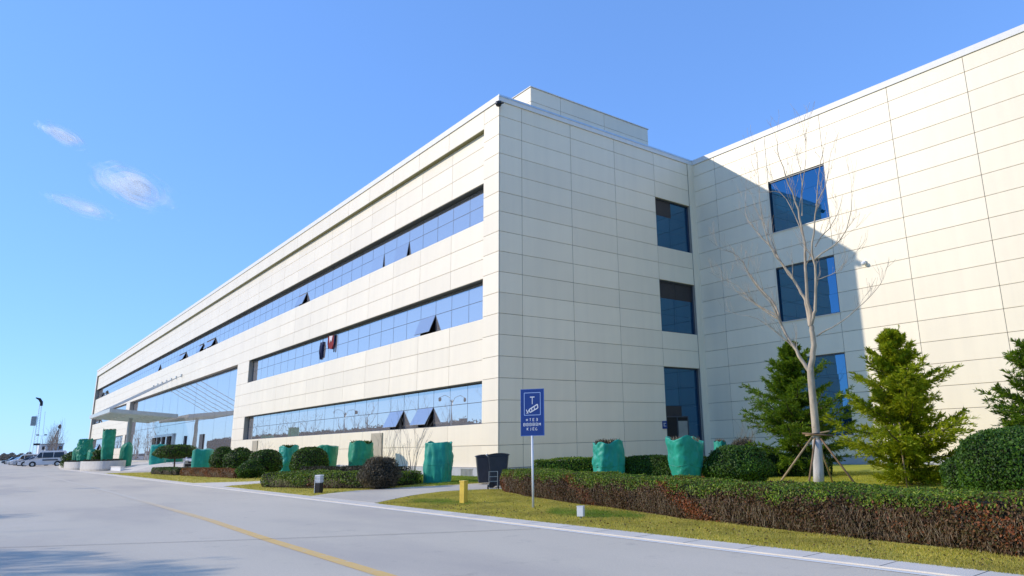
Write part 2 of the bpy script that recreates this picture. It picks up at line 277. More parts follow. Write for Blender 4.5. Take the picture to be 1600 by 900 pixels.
# ------------------------------------------------------------------ mesh helpers
class MB:
    def __init__(s): s.v = []; s.f = []; s.mi = []
    def box(s, x0, x1, y0, y1, z0, z1, mi=0):
        b = len(s.v)
        s.v += [(x0, y0, z0), (x1, y0, z0), (x1, y1, z0), (x0, y1, z0), (x0, y0, z1), (x1, y0, z1), (x1, y1, z1), (x0, y1, z1)]
        s.f += [(b, b+3, b+2, b+1), (b+4, b+5, b+6, b+7), (b, b+1, b+5, b+4), (b+1, b+2, b+6, b+5), (b+2, b+3, b+7, b+6), (b+3, b, b+4, b+7)]
        s.mi += [mi]*6; return s
    def quad(s, a, b, c, d, mi=0):
        n = len(s.v); s.v += [a, b, c, d]; s.f.append((n, n+1, n+2, n+3)); s.mi.append(mi); return s
    def poly(s, pts, z0, z1, mi=0):
        """prism over a ground polygon (counter-clockwise)"""
        n = len(s.v); k = len(pts)
        s.v += [(p[0], p[1], z0) for p in pts]+[(p[0], p[1], z1) for p in pts]
        s.f.append(tuple(range(n+k, n+2*k))); s.mi.append(mi)
        s.f.append(tuple(range(n+k-1, n-1, -1))); s.mi.append(mi)
        for i in range(k):
            j = (i+1) % k; s.f.append((n+i, n+j, n+k+j, n+k+i)); s.mi.append(mi)
        return s
    def tube(s, pts, radii, sides=8, mi=0, cap=True):
        pts = [Vector(p) for p in pts]; k = len(pts)
        if not hasattr(radii, '__len__'): radii = [radii]*k
        b = len(s.v); ref = None
        for i, p in enumerate(pts):
            t = (pts[min(i+1, k-1)]-pts[max(i-1, 0)])
            t = t.normalized() if t.length > 1e-9 else Vector((0, 0, 1))
            if ref is None: ref = t.orthogonal().normalized()
            ref = (ref-t*ref.dot(t)); ref = ref.normalized() if ref.length > 1e-6 else t.orthogonal().normalized()
            q = t.cross(ref)
            for j in range(sides):
                a = 2*math.pi*j/sides; s.v.append(tuple(p+(ref*math.cos(a)+q*math.sin(a))*radii[i]))
        for i in range(k-1):
            for j in range(sides):
                j2 = (j+1) % sides
                s.f.append((b+i*sides+j, b+i*sides+j2, b+(i+1)*sides+j2, b+(i+1)*sides+j)); s.mi.append(mi)
        if cap:
            s.f.append(tuple(b+j for j in range(sides-1, -1, -1))); s.mi.append(mi)
            s.f.append(tuple(b+(k-1)*sides+j for j in range(sides))); s.mi.append(mi)
        return s
    def lathe(s, prof, seg=16, c=(0, 0, 0), mi=0):
        b = len(s.v); k = len(prof)
        for r, z in prof:
            for j in range(seg):
                a = 2*math.pi*j/seg; s.v.append((c[0]+r*math.cos(a), c[1]+r*math.sin(a), c[2]+z))
        for i in range(k-1):
            for j in range(seg):
                j2 = (j+1) % seg; s.f.append((b+i*seg+j, b+i*seg+j2, b+(i+1)*seg+j2, b+(i+1)*seg+j)); s.mi.append(mi)
        s.f.append(tuple(b+j for j in range(seg-1, -1, -1))); s.mi.append(mi)
        s.f.append(tuple(b+(k-1)*seg+j for j in range(seg))); s.mi.append(mi)
        return s
    def mesh(s, name, mats, smooth=False):
        me = bpy.data.meshes.new(name); me.from_pydata(s.v, [], s.f)
        if not isinstance(mats, (list, tuple)): mats = [mats]
        for m in mats: me.materials.append(m)
        if len(mats) > 1: me.polygons.foreach_set('material_index', s.mi)
        if smooth: me.polygons.foreach_set('use_smooth', [True]*len(me.polygons))
        me.update(); return me
    def build(s, name, mats, parent=None, smooth=False, bevel=0):
        o = bpy.data.objects.new(name, s.mesh(name, mats, smooth)); COL.objects.link(o)
        if parent: o.parent = parent
        if bevel:
            m = o.modifiers.new('b', 'BEVEL'); m.width = bevel; m.segments = 2; m.limit_method = 'ANGLE'
        return o
def thing(name, label, cat, loc=(0, 0, 0), rz=0, group=None):
    o = bpy.data.objects.new(name, None); COL.objects.link(o); o.location = loc; o.rotation_euler = (0, 0, rz)
    o.empty_display_size = 0.2
    o['label'] = label; o['category'] = cat
    if group: o['group'] = group
    return o
def tag(o, label, cat, group=None):
    o['label'] = label; o['category'] = cat
    if group: o['group'] = group
    return o
def struct(o, kind='structure'): o['kind'] = kind; return o
def inst(name, me, parent, loc=(0, 0, 0), rot=(0, 0, 0)):
    o = bpy.data.objects.new(name, me); COL.objects.link(o); o.parent = parent; o.location = loc; o.rotation_euler = rot; return o
def copy_tree(src, parent=None):
    c = src.copy(); COL.objects.link(c)
    if parent: c.parent = parent
    for ch in [x for x in bpy.data.objects if x.parent == src]: copy_tree(ch, c)
    return c
def quads_mesh(name, P, A, B, mats, mi=None, tri=False):
    """N small faces: centre P, half axes A and B (all N x 3)"""
    n = len(P)
    if tri: V = np.stack([P-A, P+A, P+B], 1); k = 3
    else: V = np.stack([P-B, P+A*1.0, P+B, P-A*1.0], 1); k = 4      # lozenge: tip to tip along B
    me = bpy.data.meshes.new(name); me.vertices.add(n*k); me.vertices.foreach_set('co', V.reshape(-1).astype(np.float32))
    me.loops.add(n*k); me.loops.foreach_set('vertex_index', np.arange(n*k, dtype=np.int32))
    me.polygons.add(n); me.polygons.foreach_set('loop_start', np.arange(0, n*k, k, dtype=np.int32))
    try: me.polygons.foreach_set('loop_total', np.full(n, k, dtype=np.int32))
    except Exception: pass
    if not isinstance(mats, (list, tuple)): mats = [mats]
    for m in mats: me.materials.append(m)
    if mi is not None: me.polygons.foreach_set('material_index', mi.astype(np.int32))
    me.update(calc_edges=True); me.validate(); return me
def unit(v): return v/np.maximum(np.linalg.norm(v, axis=1, keepdims=True), 1e-9)
def leaf_axes(nrm, size, aspect, rng, spread=0.7, up=None):
    n = len(nrm); nn = unit(nrm+rng.normal(0, spread, (n, 3)))
    t = rng.normal(0, 1, (n, 3)) if up is None else rng.normal(0, 0.5, (n, 3))+up
    a = unit(np.cross(nn, t)); b = np.cross(nn, a)
    s = size*rng.uniform(0.6, 1.3, (n, 1)); return a*s*aspect, -b*s

# ================================================================== GROUND, ROAD
def sheet(name, pts, z, mat, kind='structure'):
    mb = MB(); n = len(pts)
    if z < .005: mb.v = [(p[0], p[1], z) for p in pts]; mb.f = [tuple(range(n))]; mb.mi = [0]
    else: mb.poly(pts, z-.05, z)
    return struct(mb.build(name, mat), kind)
struct(MB().quad((-4000, -4000, -.012), (4000, -4000, -.012), (4000, 4000, -.012), (-4000, 4000, -.012)).build('ground', M['ground']))
sheet('road', [(-1500, -26), (300, -26), (300, -9.42), (-1500, -9.42)], -0.004, M['road'])
sheet('kerb_strip', [(-75, -9.95), (60, -9.95), (60, -9.5), (-75, -9.5)], 0.012, M['kerb'])
# forecourt paving by the entrance, and parking bay further on
sheet('forecourt', [(-75.5, -9.5), (-43.5, -9.5), (-38, -6.2), (-38, 0.9), (-75.5, 0.9)], 0.0, M['road'])
sheet('parking_bay', [(-1500, -9.95), (-75.5, -9.95), (-75.5, -1), (-1500, -1)], 0.0, M['road'])
sheet('driveway', [(3.9, -9.5), (8.6, -9.5), (6.9, -7.6), (6.2, -6.2), (6.3, -5.2), (7.2, -4.2), (7.4, 6), (3.2, 6), (3.4, -4), (2.6, -6.2), (2.7, -7.6), (3.2, -8.7)], 0.016, M['road'])
sheet('footpath', [(-12.0, -9.5), (-6.6, -9.5), (-7.4, -8.0), (-7.6, -2), (-9.6, -2), (-10.2, -7.6)], 0.016, M['kerb'])
sheet('grass_verge', [(-43.5, -9.5), (60, -9.5), (60, 14.3), (0.1, 14.3), (0.1, -0.1), (-38, -0.1), (-38, -6.2)], 0.006, M['grass'])
sheet('lawn', [(7.6, -4.0), (14, -5.6), (19, -6.3), (30, -7.5), (42, -7.5), (42, 14.3), (7.6, 14.3)], 0.012, M['lawn'])
sheet('far_verge', [(-1500, -60), (60, -60), (60, -26.3), (-1500, -26.3)], -0.004, M['grass'])
# road markings
def ribbon(name, line, w, z, mat):
    mb = MB()
    for (a, b) in zip(line[:-1], line[1:]): mb.quad((a[0], a[1]-w/2, z), (b[0], b[1]-w/2, z), (b[0], b[1]+w/2, z), (a[0], a[1]+w/2, z))
    return struct(mb.build(name, mat))
ribbon('yellow_line', [(-60, -13.2), (-20, -13.3), (-7, -13.38), (3, -13.55), (9.3, -13.65), (14.4, -13.86), (19.1, -13.97), (27, -14.15)], 0.17, 0.001, M['yline'])
ribbon('white_line', [(-70, -10.05), (60, -10.05)], 0.09, 0.001, M['wline'])
jt = MB()
def jline(p, q, w=0.018):
    d = Vector((q[0]-p[0], q[1]-p[1], 0)).normalized(); n = Vector((-d.y, d.x, 0))*w/2
    jt.quad((p[0]-n.x, p[1]-n.y, 0.0045), (q[0]-n.x, q[1]-n.y, 0.0045), (q[0]+n.x, q[1]+n.y, 0.0045), (p[0]+n.x, p[1]+n.y, 0.0045))
jline((8.0, -21.6), (11.36, -17.28)); jline((11.36, -17.28), (14.04, -14.0)); jline((14.04, -14.0), (16.9, -10.15))
for x in (2.6, -9, -21, -33): jline((x, -17.8), (x, -10.15), 0.012)
struct(jt.build('expansion_joint', M['sealant']))

# ================================================================== THE BUILDING
Z1 = 0.382; D = 14.42; TOP = 18.48; FL = 151.0
bld = thing('office_building', 'long cream office building of three storeys with strip windows', 'building')
GAP = 0.019; _pm = {}
def panel_mesh(w, h):
    k = (round(w, 3), round(h, 3))
    if k not in _pm:
        mb = MB(); e = 0.006; t = 0.04
        # slab with a folded (chamfered) edge
        o = [(0, t, 0), (w, t, 0), (w, t, h), (0, t, h)]; i1 = [(0, e, 0), (w, e, 0), (w, e, h), (0, e, h)]
        i2 = [(e, 0, e), (w-e, 0, e), (w-e, 0, h-e), (e, 0, h-e)]
        mb.v = o+i1+i2
        for a in (0, 4):
            for j in range(4):
                j2 = (j+1) % 4; mb.f.append((a+j, a+j2, a+4+j2, a+4+j)); mb.mi.append(0)
        mb.f.append((8, 9, 10, 11)); mb.mi.append(0)
        _pm[k] = mb.mesh('panel', M['panel'])
    return _pm[k]
npan = [0]; far = MB()
def panel(face, a0, a1, z0, z1, near=True):
    """face F/F0: facade at y=.25 / y=0, S: x=0, R: y=D;  a = coordinate along the face"""
    g = GAP/2; w = a1-a0-GAP; h = z1-z0-GAP
    if w < .03 or h < .03: return
    if near and npan[0] < 298:
        npan[0] += 1; me = panel_mesh(w, h)
        j = random.uniform(-.0015, .0015)
        if face == 'S': inst('panel', me, bld, (0+j, a0+g, z0+g), (0, 0, math.pi/2))
        else:
            y = {'F': .25, 'F0': 0.0, 'R': D}[face]; inst('panel', me, bld, (a0+g, y+j, z0+g))
    else:
        y = {'F': .25, 'F0': 0.0, 'R': D}[face]; far.box(a0+g, a1-g, y, y+.04, z0+g, z1-g)
rows = [Z1+k for k in range(18)]+[18.16]
def in_any(z, a, holes): return any(h[0]-.01 <= a < h[1]-.01 and h[2]-.02 <= z < h[3]-.02 for h in holes)
# --- side face S (in shade)
S_cols = [0.05, 1.365, 4.5525, 7.74, 10.93, 13.93]
S_holes = [(10.93, 13.93, Z1+12, Z1+15), (10.93, 13.93, Z1+7, Z1+10), (10.93, 13.93, 0, Z1+5)]
for c0, c1 in zip(S_cols[:-1], S_cols[1:]):
    for z0, z1 in zip(rows[:-1], rows[1:]):
        if not in_any(z0, c0, S_holes): panel('S', c0, c1, z0, z1)
# --- right wing face R
R_cols = [0.05, 1.7585, 5.40, 9.02, 12.83, 16.49, 20.15]
R_holes = [(5.40, 9.02, Z1+12, Z1+15), (5.40, 9.02, Z1+7, Z1+10), (5.40, 9.02, Z1+1, Z1+5)]
for c0, c1 in zip(R_cols[:-1], R_cols[1:]):
    for z0, z1 in zip(rows[:-1], rows[1:]):
        if not in_any(z0, c0, R_holes): panel('R', c0, c1, z0, z1)
# --- front corner column and fascia (plane y=0)
for z0, z1 in zip(rows[:-1], rows[1:]): panel('F0', -1.4, -0.0, z0, z1)
F_cols = [-1.4]+[-1.5-3.5*k for k in range(1, 43)]+[-149.9]
BANDS = [(Z1+14, 17.15, [Z1+14, Z1+15, Z1+16, 17.15]), (Z1+9, Z1+12, None), (Z1+4, Z1+7, None), (Z1, Z1+2, None)]
for k, (c1, c0) in enumerate(zip(F_cols[:-1], F_cols[1:])):
    panel('F0', c0, c1, 17.15, 18.16, near=(k < 6))
order = []
for k, (c1, c0) in enumerate(zip(F_cols[:-1], F_cols[1:])):
    for bi, (b0, b1, zz) in enumerate(BANDS):
        zs = zz or [b0+i for i in range(int(round(b1-b0))+1)]
        for z0, z1 in zip(zs[:-1], zs[1:]):
            if bi >= 2:
                a, b = c0, c1
                if c1 <= -45.0 and c0 >= -106.6:      # entrance opening
                    continue
                if c1 > -45.0 > c0: a = -45.0
                if c1 > -106.6 > c0: b = -106.6
                order.append((a, b, z0, z1))
            else: order.append((c0, c1, z0, z1))
order += [(-106.6, -105.6, Z1+4+i_, Z1+5+i_) for i_ in range(5)]
for (c0, c1, z0, z1) in order: panel('F', c0, c1, z0, z1)
# piers beside the entrance opening (beside the strip windows)
for i in range(9):
    if i in (2, 3, 7, 8) or True:
        z0 = Z1+i
        if not (2 <= i < 4 or 7 <= i < 9): continue
        panel('F', -45.0, -41.3, z0, z0+1, near=False); panel('F', -109.0, -106.6, z0, z0+1, near=False)
for c0, c1 in [(20.15+3.66*k, 20.15+3.66*(k+1)) for k in range(6)]:
    for z0, z1 in zip(rows[:-1], rows[1:]): panel('R', c0, c1, z0, z1, near=False)
for z0, z1 in zip(rows[:-1], rows[1:]): panel('F0', -151.0, -149.9, z0, z1, near=False)
_fo = far.build('panel', M['panel'], bld); _fo['kind'] = 'stuff'; _fo['label'] = 'cream cladding panels of the far end of the facade'

# --- backing walls with the window openings left out
bk = MB()
def bF(x0, x1, z0, z1, y0=.292): bk.box(x0, x1, y0, .95, z0, z1)
bF(-149.9, -1.38, Z1+14, 18.2); bF(-149.9, -1.38, Z1+9, Z1+12)
for x0, x1 in ((-45, -1.38), (-149.9, -105.6)): bF(x0, x1, Z1+4.0, Z1+7)
for x0, x1 in ((-45, -1.38), (-149.9, -106.6)): bF(x0, x1, 0.02, Z1+2)
bF(-45, -41.3, Z1+2, Z1+4); bF(-45, -41.3, Z1+7, Z1+9); bF(-109, -106.6, Z1+2, Z1+4); bF(-109, -105.6, Z1+7, Z1+9)
bk.box(-1.38, -.042, .042, .95, 0.02, 18.2); bk.box(-149.9, -1.4, .042, .29, 17.17, 18.2)
bk.box(-151, -149.92, .042, .95, 0.02, 18.2)
# S
def bS(y0, y1, z0, z1): bk.box(-.6, -.042, y0, y1, z0, z1)
bS(.95, 10.93, .02, 18.2); bS(10.93, 13.93, Z1+15, 18.2); bS(10.93, 13.93, Z1+10, Z1+12); bS(10.93, 13.93, Z1+5, Z1+7); bS(13.93, D, .02, 18.2)
# R
def bR(x0, x1, z0, z1): bk.box(x0, x1, D+.042, D+.5, z0, z1)
bR(-.6, 5.40, .02, 18.2); bR(9.02, 42.1, .02, 18.2); bR(5.40, 9.02, Z1+15, 18.2); bR(5.40, 9.02, Z1+10, Z1+12); bR(5.40, 9.02, Z1+5, Z1+7); bR(5.40, 9.02, .02, Z1+1)
bk.build('wall', M['backing'], bld)
# soffit strips: dark colours paint in the shade under window heads and fascia
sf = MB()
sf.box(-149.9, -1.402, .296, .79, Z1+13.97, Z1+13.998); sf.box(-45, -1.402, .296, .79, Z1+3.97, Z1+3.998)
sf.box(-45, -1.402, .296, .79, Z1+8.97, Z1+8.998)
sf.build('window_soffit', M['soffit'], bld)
ss = MB(); ss.box(-149.9, -1.402, .0, .248, 17.128, 17.148); ss.build('fascia_soffit', solid('fascia_soffit_shade', (0.20, 0.19, 0.07), rough=0.5), bld)  # olive colour paints in the shaded, bounce-lit underside
# vertical dark joints on S and R
js = MB()
for y in S_cols[1:-1]: js.box(-.0415, -.022, y-.012, y+.012, Z1+(0 if y < 10 else 5), 18.15)
for x in R_cols[1:-1]:
    js.box(x-.013, x+.013, D+.018, D+.0415, Z1 if x not in (5.40, 9.02) else Z1+15, 18.15)
for x in (5.40, 9.02):
    for z0, z1 in ((Z1, Z1+1), (Z1+5, Z1+7), (Z1+10, Z1+12)): js.box(x-.013, x+.013, D+.018, D+.0415, z0, z1)
js.build('vertical_joint', M['sealant'], bld)
# coping
cp = MB()
cp.box(-151.06, .06, -.06, .30, 18.16, TOP); cp.box(-.30, .06, .30, D-.06, 18.16, TOP); cp.box(.06, 42.1, D-.06, D+.30, 18.16, TOP); cp.box(-.30, .06, D-.06, D+.30, 18.162, TOP-.002)
cp.build('coping', M['coping'], bld)
lip = MB(); lip.box(.0605, .085, -.0605, D-.085, TOP-.09, TOP+.01)
lip.build('coping_lip', M['steel'], bld)
pl = MB()
for b_ in ((-45, .015, -.0, .04, .0, Z1-.012), (.0, .03, .05, 10.9, .0, Z1-.012), (.03, 42, D-.03, D+.04, 0, Z1-.012), (-151, -106.6, .0, .04, 0, Z1-.012)): MB().box(*b_).build('plinth', M['plinth'], bld)
MB().box(-45, -.02, .042, .29, Z1-.04, Z1-.002).build('plinth_ledge', M['plinth'], bld)
gr = MB()
for i in range(9): gr.box(-3.2+i*.12, -3.14+i*.12, -.02, -.001, .04, .32)
gr.box(-3.24, -2.1, -.02, -.002, .32, .35); gr.box(-3.24, -2.1, -.02, -.002, .01, .04)
gr.build('plinth_grille', M['greysteel'], bld)
# corner trim between S and R (folded pale metal)
ct = MB(); ct.box(0.0, .05, 13.95, D-.001, Z1, 18.155); ct.box(.001, .10, D-.05, D-.002, Z1, 18.155); ct.build('corner_trim', M['panel'], bld)
ct = MB(); ct.box(5.42, 5.50, D-.03, D-.001, Z1+5, 18.15); ct.build('wall_rib', M['panel'], bld)
# body and roof behind the skin
bd = MB(); bd.box(-150.9, -.62, 1.3, 38, .02, 18.0); bd.box(-.61, 42, D+.75, 38, .02, 18.0); bd.build('body', M['dark'], bld)  # solid body coloured near-black to stand in for unlit rooms
fl = MB()
for z in (Z1+.0, Z1+5.0, Z1+10.0): fl.box(-150.9, -.62, .96, 1.3, z-.1, z)
fl.build('floor_slab', M['pale_concrete'], bld)
rf = MB(); rf.box(-150.95, -.31, .31, 38, 18.02, 18.2); rf.box(-.305, 42.05, D+.31, 38, 18.02, 18.2); rf.build('roof', M['roof'], bld)
# penthouse on the roof
ph = MB(); PX = -2.0; PY0, PY1 = 3.4, 12.65
ph.box(-9.0, PX-.045, PY0+.045, PY1-.02, 18.21, 20.70); pho = ph.build('roof_penthouse', M['backing'], bld)
for a, b in ((3.4, 5.51), (5.51, 8.88), (8.88, 12.65)):
    for z0, z1 in ((18.3, 19.2), (19.2, 20.02), (20.02, 20.88)):
        inst('panel', panel_mesh(b-a-GAP, z1-z0-GAP), pho, (PX, a+GAP/2, z0+GAP/2), (0, 0, math.pi/2))
for a, b in ((-9.0, -5.5), (-5.5, -2.0)):
    for z0, z1 in ((18.3, 19.2), (19.2, 20.02), (20.02, 20.88)):
        inst('panel', panel_mesh(b-a-GAP-.02, z1-z0-GAP), pho, (a+GAP/2, PY0, z0+GAP/2))
MB().box(-9.1, PX+.05, PY0-.05, PY1+.05, 20.885, 20.93).build('penthouse_coping', M['coping'], pho)

# --- strip windows of the front
_gm = {}
def pane_mesh(w, h, mat):
    k = (round(w, 3), round(h, 3), mat)
    if k not in _gm:
        mb = MB(); mb.box(0, w, 0, .018, -h, 0); _gm[k] = mb.mesh('pane', M[mat])
    return _gm[k]
def strip_window(x0, x1, z0, z1, open_at, trans=1.05, near=26):
    fr = MB(); yg = .64; mull = [-0.25-1.75*k for k in range(1, 90)]
    xs = [x1]+[m for m in mull if x0+.3 < m < x1-1.2]+[x0]
    tz = z0+trans
    for m in xs[1:-1]: fr.box(m-.013, m+.013, yg-.004, yg+.07, z0+.05, z1-.06)
    fr.box(x0, x1, yg-.025, yg+.07, z0, z0+.05); fr.box(x0, x1, yg-.025, yg+.07, z1-.06, z1); fr.box(x0, x1, yg-.006, yg+.066, tz-.013, tz+.013)
    fr.box(x0, x0+.05, yg-.022, yg+.07, z0+.05, z1-.06); fr.box(x1-.05, x1, yg-.022, yg+.07, z0+.05, z1-.06)
    f = fr.build('strip_window', M['frame'], bld)
    rest = MB()
    for i, (b, a) in enumerate(zip(xs[:-1], xs[1:])):
        w = b-a-.030
        for (q0, q1, low) in ((tz+.015, z1-.062, False), (z0+.052, tz-.015, True)):
            h = q1-q0
            ang = 0
            if low:
                for (xo, an) in open_at:
                    if a <= xo < b: ang = an
            rz, rx = random.gauss(0, .0012), random.gauss(0, .0012)
            if i < near or ang:
                o = inst('pane', pane_mesh(w, h, 'glass'), f, (a+.015, yg, q1), (rx, 0, rz))
                if ang:
                    # sash hinged at its top edge, pushed open outwards at the bottom
                    o.rotation_euler = (-rad(ang), 0, 0); o['label'] = 'open top-hung window sash tilted outward'; o.location.y = yg-.03
                    sm = MB(); sm.box(0, w, .02, .05, -h, -h+.03); sm.box(0, .03, .02, .05, -h+.03, 0); sm.box(w-.03, w, .02, .05, -h+.03, 0)
                    so_ = sm.build('sash_frame', M['frame'], f); so_.location = o.location; so_.rotation_euler = o.rotation_euler
            else: rest.box(a+.015, b-.015, yg, yg+.018, q0, q1)
    if rest.v:
        r = rest.build('pane', M['glass'], f); r['kind'] = 'stuff'
    return f
strip_window(-149.9, -1.4, Z1+12, Z1+14, [(-11.6, 9), (-14.9, 4), (-29.1, 20), (-57.2, 22), (-59.3, 22), (-62.0, 22), (-71.4, 22), (-72.8, 22), (-87.0, 14), (-137.2, 25), (-143.2, 25), (-144.9, 25)], near=24)
strip_window(-41.3, -1.4, Z1+7, Z1+9, [(-8.1, 22)], near=24)
strip_window(-41.3, -1.4, Z1+2, Z1+4, [(-11.5, 27), (-7.9, 29)], near=24)
strip_window(-149.9, -109.0, Z1+7, Z1+9, [(-143.5, 25)], near=0)
strip_window(-149.9, -109.0, Z1+2, Z1+4, [(-140, 25), (-142, 25)], near=0)
# --- entrance curtain wall
ew = MB(); ex0, ex1, ez0, ez1 = -105.6, -45.0, .62, Z1+9
xs = [ex1-.05-4.65*k for k in range(13)]+[ex0+.05]
for m in xs[1:-1]: ew.box(m-.012, m+.012, .797, .9, ez0, ez1-.1)
ew.box(ex0, ex1, .77, .9, ez1-.14, ez1-.01); ew.box(ex0, ex1, .77, .9, ez0-.1, ez0+.02); ew.box(ex0, ex1, .795, .86, 4.81, 4.85)
ew.box(ex1-.05, ex1, .77, .9, ez0, ez1); ew.box(ex0, ex0+.05, .77, .9, ez0, ez1)
ewo = ew.build('entrance_glazing', M['frame'], bld)
for b, a in zip(xs[:-1], xs[1:]):
    for q0, q1 in ((ez0+.02, 4.81), (4.85, ez1-.14)):
        o = inst('pane', pane_mesh(b-a-.028, q1-q0, 'glass'), ewo, (a+.014, .80, q1), (random.gauss(0, .001), 0, random.gauss(0, .001)))
dr = MB()
for x in (-86.0, -82.8, -79.6, -76.4, -73.2): dr.box(x-.09, x+.09, .60, .775, ez0+.02, 3.45)
dr.box(-86.1, -73.1, .58, .776, 3.45, 3.75); dro = dr.build('entrance_door', M['steel'], bld)
dk = MB()
for x0, x1 in ((-85.9, -84.4), (-82.7, -81.8), (-79.5, -78.6), (-76.3, -74.8)): MB().box(x0, x1, .70, .774, ez0+.02, 3.44).build('door_leaf', M['dark'], dro)
for x0, x1 in ((-67.2, -66.4), (-59.6, -58.0)): MB().box(x0, x1, .70, .775, ez0+.02, 3.3).build('side_door', M['blind'], bld)
bd2 = MB(); bd2.box(-109, -106.55, .25, .292, Z1+2, Z1+4)
# entrance base step
sb = MB(); sb.box(-105.6, -45.0, .3, 1.2, .0, .52); sb.build('entrance_sill', M['plinth'], bld)
# --- windows of S
def s_window(z0, z1, blinds, nv=1, label=None):
    fr = MB(); y0, y1 = 10.93, 13.93
    fr.box(-.30, -.14, y0, y0+.05, z0, z1); fr.box(-.30, -.14, y1-.05, y1, z0, z1); fr.box(-.30, -.14, y0+.05, y1-.05, z0, z0+.05); fr.box(-.30, -.14, y0+.05, y1-.05, z1-.06, z1)
    f = fr.build('window', M['frame'], bld)
    nr = max(1, int(round((z1-z0)/1.0))); hh = (z1-z0-.12)/nr
    for i in range(nr):
        for j in range(2):
            a = y0+.05+j*1.45; za = z0+.06+i*hh
            bl = (nr-1-i, j) in blinds
            o = inst('pane', pane_mesh(1.445, hh-.006, 'blind' if bl else 'blueglass'), f, (-.22, a+.002, za+hh-.003), (random.gauss(0, .002), 0, math.pi/2+random.gauss(0, .002)))
            if bl: o['label'] = 'pane with brown blind drawn behind it'
    return f
s_window(Z1+12, Z1+15, [(0, 0)]); s_window(Z1+7, Z1+10, [(0, 0), (0, 1)])
sw = s_window(0.02, Z1+5, [(2, 0)])
# door under the ground floor window
dd = MB(); dd.box(-.14, -.10, 10.98, 12.78, .05, 2.66); ddo = dd.build('door', M['dark'], bld)
q = MB(); q.box(-.10, -.06, 10.98, 11.04, .05, 2.66); q.box(-.10, -.06, 12.72, 12.78, .05, 2.66); q.box(-.10, -.06, 11.04, 12.72, 2.60, 2.66); q.box(-.10, -.07, 11.85, 11.91, .05, 2.60); q.build('door_frame', M['frame'], ddo)
MB().box(-.10, -.075, 11.95, 12.70, .2, 2.4).build('door_panel', M['greysteel'], ddo)
# --- windows of R
for z0, z1 in ((Z1+12, Z1+15), (Z1+7, Z1+10), (Z1+1, Z1+5)):
    fr = MB(); x0, x1 = 5.40, 9.02; ya, yb = D+.06, D+.22
    fr.box(x0, x0+.06, ya, yb, z0, z1); fr.box(x1-.05, x1, ya, yb, z0, z1); fr.box(x0+.06, x1-.05, ya, yb, z0, z0+.05); fr.box(x0+.06, x1-.05, ya, yb, z1-.07, z1)
    f = fr.build('window', M['frame'], bld); MB().box(x0-.01, x1+.02, D-.05, D+.06, z0-.03, z0).build('window_sill', M['coping'], f)
    nr = int(round(z1-z0)); hh = (z1-z0-.12)/nr
    for i in range(nr):
        for j in range(2):
            inst('pane', pane_mesh(1.75, hh-.008, 'blueglass'), f, (x0+.06+j*1.755, D+.13, z0+.055+(i+1)*hh), (random.gauss(0, .0015), 0, random.gauss(0, .0015)))
# --- canopy in front of the entrance, rising outwards, hung on tie rods
cx0, cx1 = -87.0, -69.0
def cz(y, off=0): return 5.72+(.5-y)*(.65/7.1)+off
cn = MB()
def slope_box(x0, x1, y0, y1, o0, o1):
    n = len(cn.v)
    for z in (o0, o1):
        for (x, y) in ((x0, y0), (x1, y0), (x1, y1), (x0, y1)): cn.v.append((x, y, cz(y, z)))
    cn.f += [(n, n+3, n+2, n+1), (n+4, n+5, n+6, n+7), (n, n+1, n+5, n+4), (n+1, n+2, n+6, n+5), (n+2, n+3, n+7, n+6), (n+3, n, n+4, n+7)]; cn.mi += [0]*6
slope_box(cx0, cx1, -6.6, -6.35, -.30, .12); slope_box(cx1-.22, cx1, -6.35, .24, -.30, .12); slope_box(cx0, cx0+.22, -6.35, .24, -.30, .12)
slope_box(cx0+.22, cx1-.22, .05, .24, -.25, .12)
for k in range(1, 6):
    x = cx0+3*k; slope_box(x-.08, x+.08, -6.35, .05, -.24, -.04)
for k in range(1, 3): slope_box(cx0+.22, cx1-.22, -6.35+2.13*k-.05, -6.35+2.13*k+.05, -.20, -.05)
cano = cn.build('canopy', M['palesteel'], bld)
for k in range(6):
    for j in range(3):
        cn = MB(); xa = cx0+3*k+.03; ya = -6.35+2.13*j+.02
        slope_box(max(xa, cx0+.23), min(xa+2.94, cx1-.23), ya, ya+2.09, .0, .03); cn.build('canopy_panel', M['canopyglass'], cano)
for k in range(7):
    x = cx0+.3+k*(17.4/6)
    r = MB(); r.tube([(x, .24, 10.42), (x, -3.2, 8.35), (x, -6.45, cz(-6.45, .1))], .038, 6, cap=True); r.build('tie_rod', M['tierod'], cano)
    r = MB(); r.box(x-.12, x+.12, .12, .248, 10.25, 10.6); r.build('rod_anchor', M['steel'], cano)
for x, y in ((-80, -2.96),):
    c = MB(); c.tube([(x, y, .62), (x, y, cz(y, -.05))], [.30, .20], 14); c.build('canopy_column', M['greysteel'], cano, smooth=False)
tag(MB().box(-.02, .035, 10.58, 10.92, 1.98, 2.40).build('wall_sign', M['signblue']), 'small square blue wall sign beside the ground floor door', 'sign')
sg = bpy.data.objects['wall_sign']
q = MB(); q.box(.036, .04, 10.66, 10.70, 2.10, 2.30); q.box(.036, .04, 10.72, 10.84, 2.26, 2.29); q.box(.036, .04, 10.72, 10.84, 2.11, 2.14); q.build('sign_marks', M['white'], sg)
